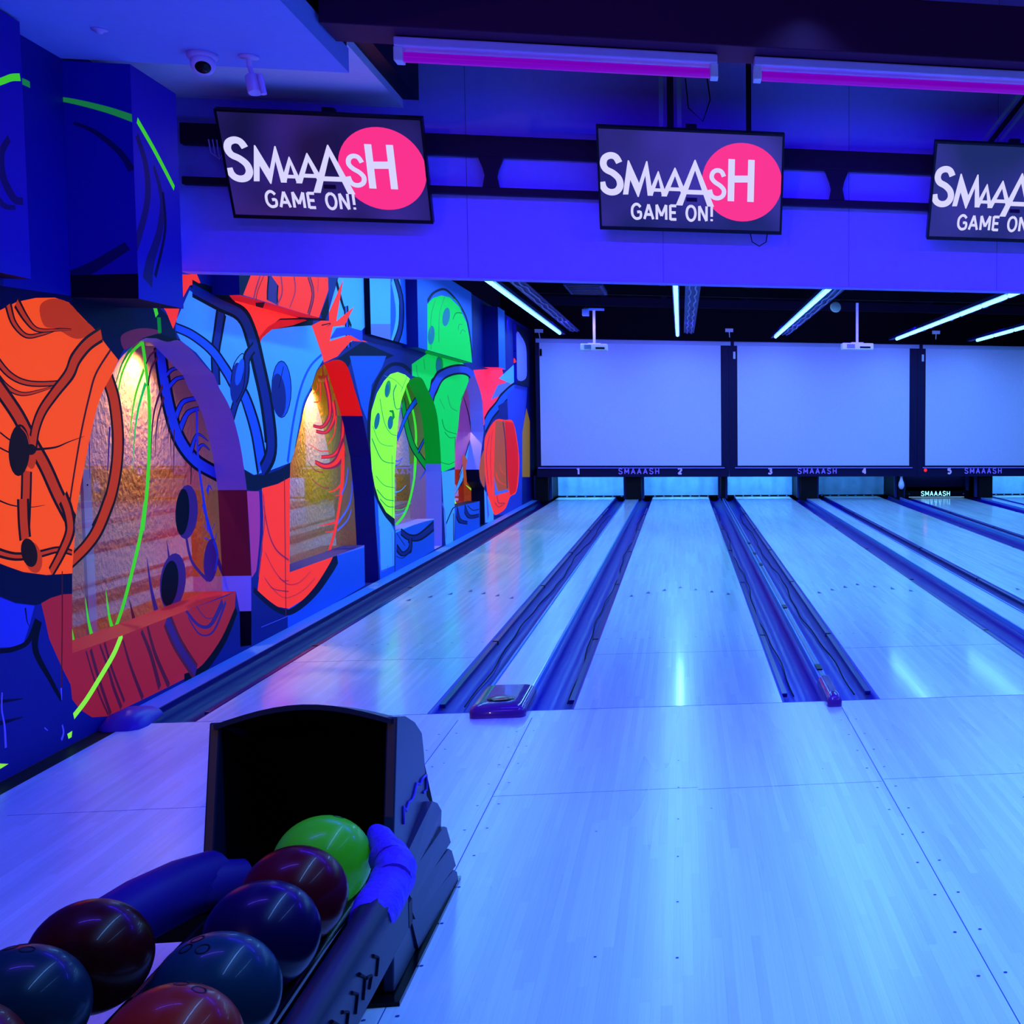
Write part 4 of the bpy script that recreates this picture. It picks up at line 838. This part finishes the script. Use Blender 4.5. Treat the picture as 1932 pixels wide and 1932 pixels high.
# dividing walls of the pits
kick = mat('kickback_grey', (50, 60, 130), .35)
KB = [(-2.06, -1.84, 'dark pit side wall at the left end beside the mural'), (-.46, -.19, 'dark pillar between the pits under numbers 1 and 2'), (1.27, 1.345, 'thin dark post between the pits under numbers 2 and 3'), (2.75, 3.06, 'dark brown pillar between the pits under numbers 3 and 4'), (4.62, 4.72, 'slim post between the pits under numbers 4 and 5'), (6.2, 6.45, 'pillar right of the lowered sweep board under number 5')]
for x0, x1, lab in KB:
    o = thing('pit_divider', lab, 'divider', ((x0+x1)/2, 17.8, 0), 'dividers between the pin pits')
    mb = MB(); mb.box(x0, x1, 17.72, 19.6, 0.001, .5, black); mb.build('wall', o)
    for X in (x0-.05, x1+.006):
        mb = MB(); mb.box(X, X+.044, 17.9, 18.0, .03, .46, kick); mb.build('guide_post', o)
# pit curtains, glowing pit lamps, sweeps
cur = mat('pit_curtain', (150, 200, 240), .35, bump=.6, bscale=5, noise=.3, nscale=5)
PL = [(-1.83, -.47), (-.18, 1.26), (1.355, 2.74), (3.07, 4.61), (4.73, 6.19), (6.46, 8.2)]
nm = ['1', '2', '3', '4', '5', '6']
labs = ['bright blue pit curtain behind the lane under number 1', 'bright blue pit curtain behind the lane under number 2', 'bright blue pit curtain behind the lane under number 3', 'half shaded pit curtain behind the lane under number 4', 'dark pit curtain behind the lowered sweep board', 'bright blue pit curtain at the right picture edge']
for i, (x0, x1) in enumerate(PL):
    mb = MB(); rows = []
    for z in (.0, .06, .2, .34, .5): rows.append([(x0+(x1-x0)*k/24, 19.5+.02*math.sin(k*1.3+i)+.05*(.5-z), z) for k in range(25)])
    mb.grid(rows, cur if i != 4 else black)
    tag(mb.build('pit_curtain'), labs[i], 'curtain', 'curtains at the back of the pits')
    mb = MB(); mb.box(x0+.02, x1-.02, 19.02, 19.1, .0, .03, blackg); mb.box(x0+.02, x1-.02, 19.1, 19.2, -.05, .0, black)
    for k in range(7): mb.box(x0+.2+k*.17, x0+.23+k*.17, 19.01, 19.02, .01, .02, LEDGE)
    tag(mb.build('pit_sill'), ['low black sill at the back end of the lane under number 1', 'low black sill at the back end of the lane under number 2', 'low black sill at the back end of the lane under number 3', 'low black sill at the back end of the lane under number 4', 'low black sill behind the lowered sweep board', 'low black sill at the back end of the rightmost lane'][i], 'sill', 'sills at the back of the lanes')
    e = [30, 30, 30, 9, 1.0, 28][i]
    area('pit_lamp', ((x0+x1)/2, 18.3, .47), ((x0+x1)/2, 19.5, .18), x1-x0-.2, .05, CYAN, e)
# lowered sweep board on lane 5
o = thing('sweep_board', 'black lowered sweep board with glowing white letters at the end of lane 5', 'sweep board', (5.43, 18.2, .09))
mb = MB(); mb.box(4.78, 6.12, 18.2, 18.25, .012, .145, blackg); mb.build('board', o, .004)
mb = letter_mesh('SMAAASH', .085, .013, .32, mat('sweep_lettering', (200, 250, 255), .4, emit=1.6, ecol=(150, 235, 255))); b = mb.build('lettering', o); b.location = Vector((5.43, 18.193, .045))-o.location
mb = MB(); mb.box(4.9, 6.0, 18.19, 18.2, .012, .024, mat('sweep_strip', (160, 215, 255), .3, emit=.5)); mb.build('lower_strip', o)
for X in (4.82, 6.08):
    mb = MB(); mb.lathe((X+(.09 if X < 5 else -.09), 18.2, .08), (0,-1,0), [(0,.016),(.006,.014),(.008,0)], galv, 12); mb.build('bolt', o)
    mb = MB(); mb.box(X-.03, X+.03, 18.26, 18.32, .1, .5, kick); mb.build('arm', o)
mb = MB(); mb.box(4.735, 6.185, 18.5, 19.2, .20, .5, maskm); tag(mb.build('pinsetter_deck'), 'dark pinsetter deck lowered behind the sweep board of lane 5', 'pinsetter')
pinm = mat('pin_white', (225, 240, 255), .25)
mb = MB(); mb.lathe((4.66, 17.66, .20), (0,0,1), [(0,.0),(.0,.026),(.03,.045),(.07,.058),(.12,.052),(.18,.03),(.22,.023),(.255,.030),(.285,.022),(.295,0)], pinm, 20)
tag(mb.build('wall_mounted_pin_shield'), 'small white rounded bottle shape beside the slim post left of lane 5', 'shield')

def onz(x, y, z):
    d = ray(x, y); return CAMP+d*((z-CAMP.z)/d.z)
p0, p1 = onz(1062, 536, 3.4), onz(1146, 556, 3.4)
mb = MB(); vm = mat('vent_paint', (60, 60, 130), .6); mb.box(p0.x, p1.x, p1.y, p0.y, 3.39, 3.44, vm)
for k in range(6): mb.box(p0.x+.04, p1.x-.04, p1.y+(p0.y-p1.y)*(k+.3)/6, p1.y+(p0.y-p1.y)*(k+.6)/6, 3.382, 3.39, black)
tag(mb.build('ceiling_vent'), 'dim rectangular air vent on the dark ceiling above the left projector', 'vent')
# projectors
def projector(X, Y, z, ztop, label, w_, flip=1):
    o = thing('projector', label, 'projector', (X, Y, z), 'projectors hanging before the screens')
    pw = mat('projector_white', (205, 225, 240), .4)
    mb = MB(); mb.box(X-w_/2, X+w_/2, Y-.13, Y+.13, z-.055, z+.055, pw); mb.build('body', o, .015)
    mb = MB(); 
    for k in range(5): mb.box(X-w_*.36, X-w_*.1, Y-.136, Y-.13, z-.03+k*.014, z-.024+k*.014, kick)
    mb.build('vent', o)
    mb = MB(); mb.box(X+w_*.06, X+w_*.4, Y-.134, Y-.13, z-.03, z+.0, blackg); mb.build('socket_panel', o)
    mb = MB(); mb.lathe((X-.08, Y+.13, z), (0,1,0), [(0,.05),(.02,.045),(.02,.035),(.01,0)], blackg, 18); mb.build('lens', o)
    mb = MB(); mb.box(X-.02, X+.02, Y-.02, Y+.02, z+.055, ztop, pw); mb.box(X-.1, X+.1, Y-.06, Y+.06, z+.055, z+.07, pw); mb.build('ceiling_mount', o)
    return o
projector(-.82, 15, 2.645, 3.25, 'small white projector on a cranked bracket before the left screen', .42)
projector(3.45, 15, 2.725, 3.45, 'white projector on a straight pole above numbers 3 and 4', .52)
mb = MB(); mb.box(-.98, -.66, 14.95, 15.05, 3.24, 3.27, mat('bracket_plate', (120, 180, 235), .5)); mb.box(-1.0, -.9, 14.9, 15.1, 3.15, 3.25, MATS['bracket_plate']); tag(mb.build('bracket_plate'), 'pale ceiling plate holding the left projector bracket', 'bracket')
# little boxes and cameras near the screens
for X, z, lab in ((-1.92, 3.05, 'tiny pale box on the wall above the left screen corner'), (1.42, 3.12, 'tiny pale box above the gap between the first two screens'), (5.25, 3.15, 'tiny pale box above the gap between the second and third screens')):
    mb = MB(); mb.box(X-.07, X+.07, 17.3, 17.36, z-.03, z+.03, white); mb.tube([(X, 17.33, z-.03), (X+.01, 17.4, z-.12)], .008, white, 6); tag(mb.build('sensor_box'), lab, 'sensor', 'sensor boxes above the screens')
mb = MB(); mb.lathe((2.62, 11.0, 3.02), (0,-1,.2), [(0,.0),(.0,.075),(.02,.07),(.03,.05),(.035,0)], white, 20); tag(mb.build('ceiling_speaker'), 'small round white disc beside the slanting strip above lane 3', 'speaker')

# ------------------------------------------------------------------ cameras and detector under the soffit
cw = mat('camera_white', (205, 185, 230), .4)
o = thing('dome_camera', 'white round security camera under the soffit edge', 'security camera', (-1.50, -.40, 3.05))
mb = MB(); mb.lathe((-1.50, -.42, 3.05), (0,0,-1), [(0,.0),(0,.062),(.02,.062),(.03,.052),(.03,0)], cw, 28); mb.build('base', o)
mb = MB(); mb.lathe((-1.495, -.43, 3.01), (.15,-.5,-.6), [(-.05,.0),(-.045,.03),(-.02,.05),(.02,.05),(.035,.045),(.036,.03)], cw, 24); mb.build('turret', o)
mb = MB(); mb.lathe((-1.495, -.43, 3.01), (.15,-.5,-.6), [(.030,.034),(.04,.03),(.044,.0)], blackg, 24); mb.build('lens', o)
o = thing('bullet_camera', 'white bullet security camera hanging on a short stem, pointing down', 'security camera', (-1.31, -.42, 3.05))
mb = MB(); mb.lathe((-1.31, -.42, 3.05), (0,0,-1), [(0,.0),(0,.04),(.01,.04),(.014,.012),(.05,.010)], cw, 24); mb.tube([(-1.31,-.42,3.01),(-1.30,-.42,2.97),(-1.295,-.43,2.95)], .010, cw, 10); mb.build('stem', o)
mb = MB(); mb.lathe((-1.30, -.42, 2.965), (.22,-.2,-.95), [(0,.0),(0,.026),(.005,.030),(.08,.032),(.082,.026),(.075,.0)], cw, 24); mb.build('body', o)
mb = MB(); d = Vector((.22,-.2,-.95)).normalized(); q0 = Vector((-1.272,-.44,2.965))
mb.tube([q0+Vector((.01,0,0)), q0+d*.09+Vector((.01,0,0))], .012, cw, 8); mb.build('sun_shield', o)
mb = MB(); mb.lathe((-1.79, -.72, 3.05), (0,0,-1), [(0,.0),(0,.03),(.006,.03),(.010,.014),(.018,.012),(.02,0)], cw, 20); tag(mb.build('sprinkler_head'), 'tiny sprinkler disc on the soffit in the upper left corner', 'sprinkler')
mb = MB()
for k in range(4): mb.tube([(-1.93+.02*k, .95, 2.95), (-1.92+.02*k, .95, 2.88-.01*k), (-1.88+.015*k, .95, 2.85), (-1.84, .95, 2.90)], .004, cw, 6)
mb.tube([(-1.86,.95,2.9),(-1.82,.95,2.87),(-1.80,.95,2.82)], .012, cw, 6)
tag(mb.build('cable_bundle'), 'tangle of white cables left of the left hand logo screen', 'cable')

# ------------------------------------------------------------------ ball return
hoodm = mat('hood_plastic', (24, 34, 66), .4, spec=.35)
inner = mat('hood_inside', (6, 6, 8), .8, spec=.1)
o = BR = thing('ball_return', 'black ball return with ribbed hood in the lower left foreground', 'ball return', (-.4, -3.3, 0))
HP = Plane((-.18, 0, 0), (0, 1, 0), (0, 0, 1))
side_px = 'p 748,1352 765,1351 782,1362 795,1382 799,1420 804,1500 816,1522 826,1575 838,1625 851,1662 850,1690 838,1712 838,1735 760,1862 742,1872 741,1610'
side = [HP.px(*q) for q in P(side_px)]
def ext(side, x0, x1, mb, m):
    mb.prism([(x0, a, max(b, 0.012)) for a, b in side], (x1-x0, 0, 0), m)
mb = MB(); ext(side, -.205, -.178, mb, hoodm); mb.build('side_panel', BR, .004)
mb = MB(); ext(side, -.625, -.600, mb, hoodm); mb.build('side_panel', BR, .004)
# crowned roof and back
roof = [HP.px(*q) for q in P('p 746,1353 765,1352 782,1362 795,1382 799,1420 804,1500 816,1540 826,1590 838,1640 851,1670')]
mb = MB(); rows = []
for a, b in roof:
    k = max(0, (b-.35)/.35)
    rows.append([(-.612+(.422)*t, a, b-.004+.045*k*math.sin(math.pi*t)) for t in [i/12 for i in range(13)]])
mb.grid(rows, hoodm, True)
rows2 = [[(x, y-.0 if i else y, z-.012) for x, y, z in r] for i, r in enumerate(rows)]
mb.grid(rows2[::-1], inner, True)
mb.grid([rows[0], [(x, y, z-.014) for x, y, z in rows[0]]], hoodm, True)
mb.build('hood_roof', BR)
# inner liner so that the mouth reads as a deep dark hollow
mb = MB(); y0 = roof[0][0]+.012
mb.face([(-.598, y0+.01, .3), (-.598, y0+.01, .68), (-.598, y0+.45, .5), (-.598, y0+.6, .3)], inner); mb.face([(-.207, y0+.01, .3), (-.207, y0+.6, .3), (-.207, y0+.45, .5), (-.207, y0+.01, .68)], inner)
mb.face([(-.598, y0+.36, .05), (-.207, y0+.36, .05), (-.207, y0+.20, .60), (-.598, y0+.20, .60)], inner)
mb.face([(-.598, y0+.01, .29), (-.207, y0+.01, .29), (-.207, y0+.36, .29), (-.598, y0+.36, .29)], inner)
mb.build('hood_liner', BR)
# louvres on the side: overlapping wedge plates
LV = ['p 752,1633 800,1512 810,1516 818,1530 825,1560 762,1668', 'p 757,1668 823,1560 828,1562 836,1590 771,1700', 'p 766,1702 832,1602 838,1606 846,1634 776,1735', 'p 772,1738 842,1642 848,1646 851,1664 849,1690 782,1790']
for i, s in enumerate(LV):
    q = [HP.px(*t) for t in P(s)]; mb = MB(); n = len(q)
    # wedge: thick at the upper edge, dying out at the lower
    hi = [(-.1775+(.020 if k in (1, 2, 3) else .004 if k == 0 else .008), a, b) for k, (a, b) in enumerate(q)]
    lo = [(-.1785, a, b) for a, b in q]
    mb.face(hi, hoodm)
    for k in range(n): mb.face([lo[k], lo[(k+1) % n], hi[(k+1) % n], hi[k]], hoodm)
    mb.build('louvre', BR)
mb = MB(); mb.tube([(-.175, *HP.px(*t)) for t in P('p 758,1555 758,1522 763,1530 768,1513 774,1510 778,1498 783,1478 790,1480 792,1471 801,1462 801,1490 795,1496')], .0035, mat('emblem_violet', (60, 40, 190), .4), 6)
mb.build('maker_emblem', BR)
mb = MB(); ys0, ys1 = side[-2][0], side[9][0]
mb.prism([(-.66, ys0-.05, .012), (-.155, ys0-.05, .012), (-.155, ys1+.03, .012), (-.66, ys1+.03, .012)], (0, 0, -.0115), blackg); mb.build('foot_plate', BR)
# rails that carry the balls
yb0, yb1 = -5.35, -3.36
mb = MB(); mb.box(-.62, -.20, -3.3, -3.24, .02, .29, blackg); mb.box(-.60, -.22, -5.2, -3.24, .02, .12, blackg); mb.build('pedestal', BR, .01)
railz = .425-math.sqrt(.120**2-.06**2)
for bx in (-.285, -.575):
    for s in (-1, 1):
        mb = MB(); mb.tube([(bx+s*.06, yb0, railz), (bx+s*.06, yb1, railz)], .012, blackg, 10); mb.build('ball_track', BR)
for y in (-3.5, -5.2):
    mb = MB(); mb.box(-.70, -.10, y-.02, y+.02, .25, railz-.012, black); mb.build('cross_bar', BR)
railm = mat('rack_rail', (16, 22, 56), .4)
def siderail(xc, z, name, yend):
    mb = MB(); prof = [(-.035, -.10), (-.035, .0), (-.02, .025), (.01, .03), (.033, .012), (.04, -.02), (.04, -.10)]
    rows = [[(xc+a, y, z+b) for a, b in prof] for y in [yb0+(yend-yb0)*k/10 for k in range(11)]]
    mb.grid(rows, railm, True, False); mb.face(rows[0], railm); mb.face(rows[-1][::-1], railm)
    return mb.build(name, BR)
siderail(-.105, .415, 'side_rail', -3.70); siderail(-.715, .375, 'side_rail', -3.72)
wrapm = mat('violet_wrap', (80, 50, 215), .55, bump=.5, bscale=30); wrap2 = mat('dark_violet_wrap', (34, 18, 120), .5)
def wrap(pts, rr, m):
    mb = MB(); mb.tube(pts, rr, m, 16); mb.build('rail_wrap', BR)
wrap([(-.108,-3.87,.40),(-.108,-3.80,.405),(-.106,-3.70,.41),(-.108,-3.645,.414)], [.044,.050,.047,.050], wrapm)
wrap([(-.100,-3.68,.425),(-.104,-3.63,.432),(-.118,-3.59,.437),(-.135,-3.56,.44)], [.040,.046,.042,.045], wrapm)
wrap([(-.120,-3.60,.445),(-.145,-3.54,.455),(-.170,-3.48,.46),(-.19,-3.43,.46)], [.036,.032,.030,.020], wrapm)
wrap([(-.725,-3.78,.335),(-.70,-3.70,.345),(-.655,-3.60,.358),(-.60,-3.50,.368),(-.555,-3.42,.372)], [.055,.068,.072,.070,.060], wrap2)
wrap([(-.60,-3.52,.36),(-.55,-3.45,.355),(-.50,-3.40,.35)], [.05,.062,.05], wrap2)
for k, (y, h) in enumerate(((-4.02, .05), (-4.08, .03), (-4.13, .06), (-4.19, .05), (-4.26, .045), (-4.33, .06), (-4.40, .05), (-4.5, .05), (-4.57, .06))):
    mb = MB(); mb.tube([(-.0645, y, .345), (-.0645, y+.02, .345+h*.6), (-.0645, y-.02, .345+h)], .004, ink, 6); mb.build('rail_mark', BR)
# balls
def ball_mat(n, rgb, e=0): return mat(n, rgb, .3, coat=.1, emit=e, noise=.25, nscale=9)
bl = [(-.286, -3.534, 'bright green bowling ball at the mouth of the hood', (70, 200, 30), .05), (-.287, -3.754, 'maroon bowling ball in front of the green one', (80, 8, 24), .02), (-.287, -3.974, 'dark purple bowling ball in the right hand row', (24, 8, 66), .0),
      (-.285, -4.194+-.05, 'teal blue bowling ball at the front of the right hand row', (10, 52, 78), .0), (-.28, -4.465, 'reddish bowling ball cut off by the bottom edge, right of the corner one', (150, 34, 24), .015),
      (-.578, -4.03, 'dark red bowling ball at the back of the left hand row', (60, 6, 12), .0), (-.600, -4.25, 'dark teal bowling ball cut off by the left picture edge', (8, 44, 64), .0), (-.600, -4.47, 'red bowling ball in the bottom left corner', (110, 10, 10), .0)]
def sphere_prof(r, n=28): return [(-r*math.cos(math.pi*k/n), max(r*math.sin(math.pi*k/n), 1e-5)) for k in range(n+1)]
for i, (x, y, lab, rgb, e) in enumerate(bl):
    z = .425; c = Vector((x, y, z))
    o = thing('bowling_ball', lab, 'bowling ball', tuple(c), 'bowling balls on the ball return')
    mb = MB(); mb.lathe(c, (0,0,1), sphere_prof(.108), ball_mat('ball_resin_%s' % 'abcdefgh'[i], rgb, e), 40); mb.build('shell', o)
    if i in (3, 4, 6, 0):
        d0 = Vector(((-.35, -.25, .9), (.1, .2, .97), (-.15, .1, .98), (.0, .35, .93))[(3, 4, 6, 0).index(i)]).normalized(); s1 = d0.orthogonal().normalized(); s2 = d0.cross(s1)
        for a, b in ((0, 0), (.026, .008), (.014, -.034)):
            d = (d0*.108+s1*a+s2*b).normalized(); mb = MB(); mb.lathe(c+d*.1068, d, [(0, .0), (.0008, .010), (.0016, .0105), (.0010, .0125)], black, 14)
            mb.build('finger_hole', o)
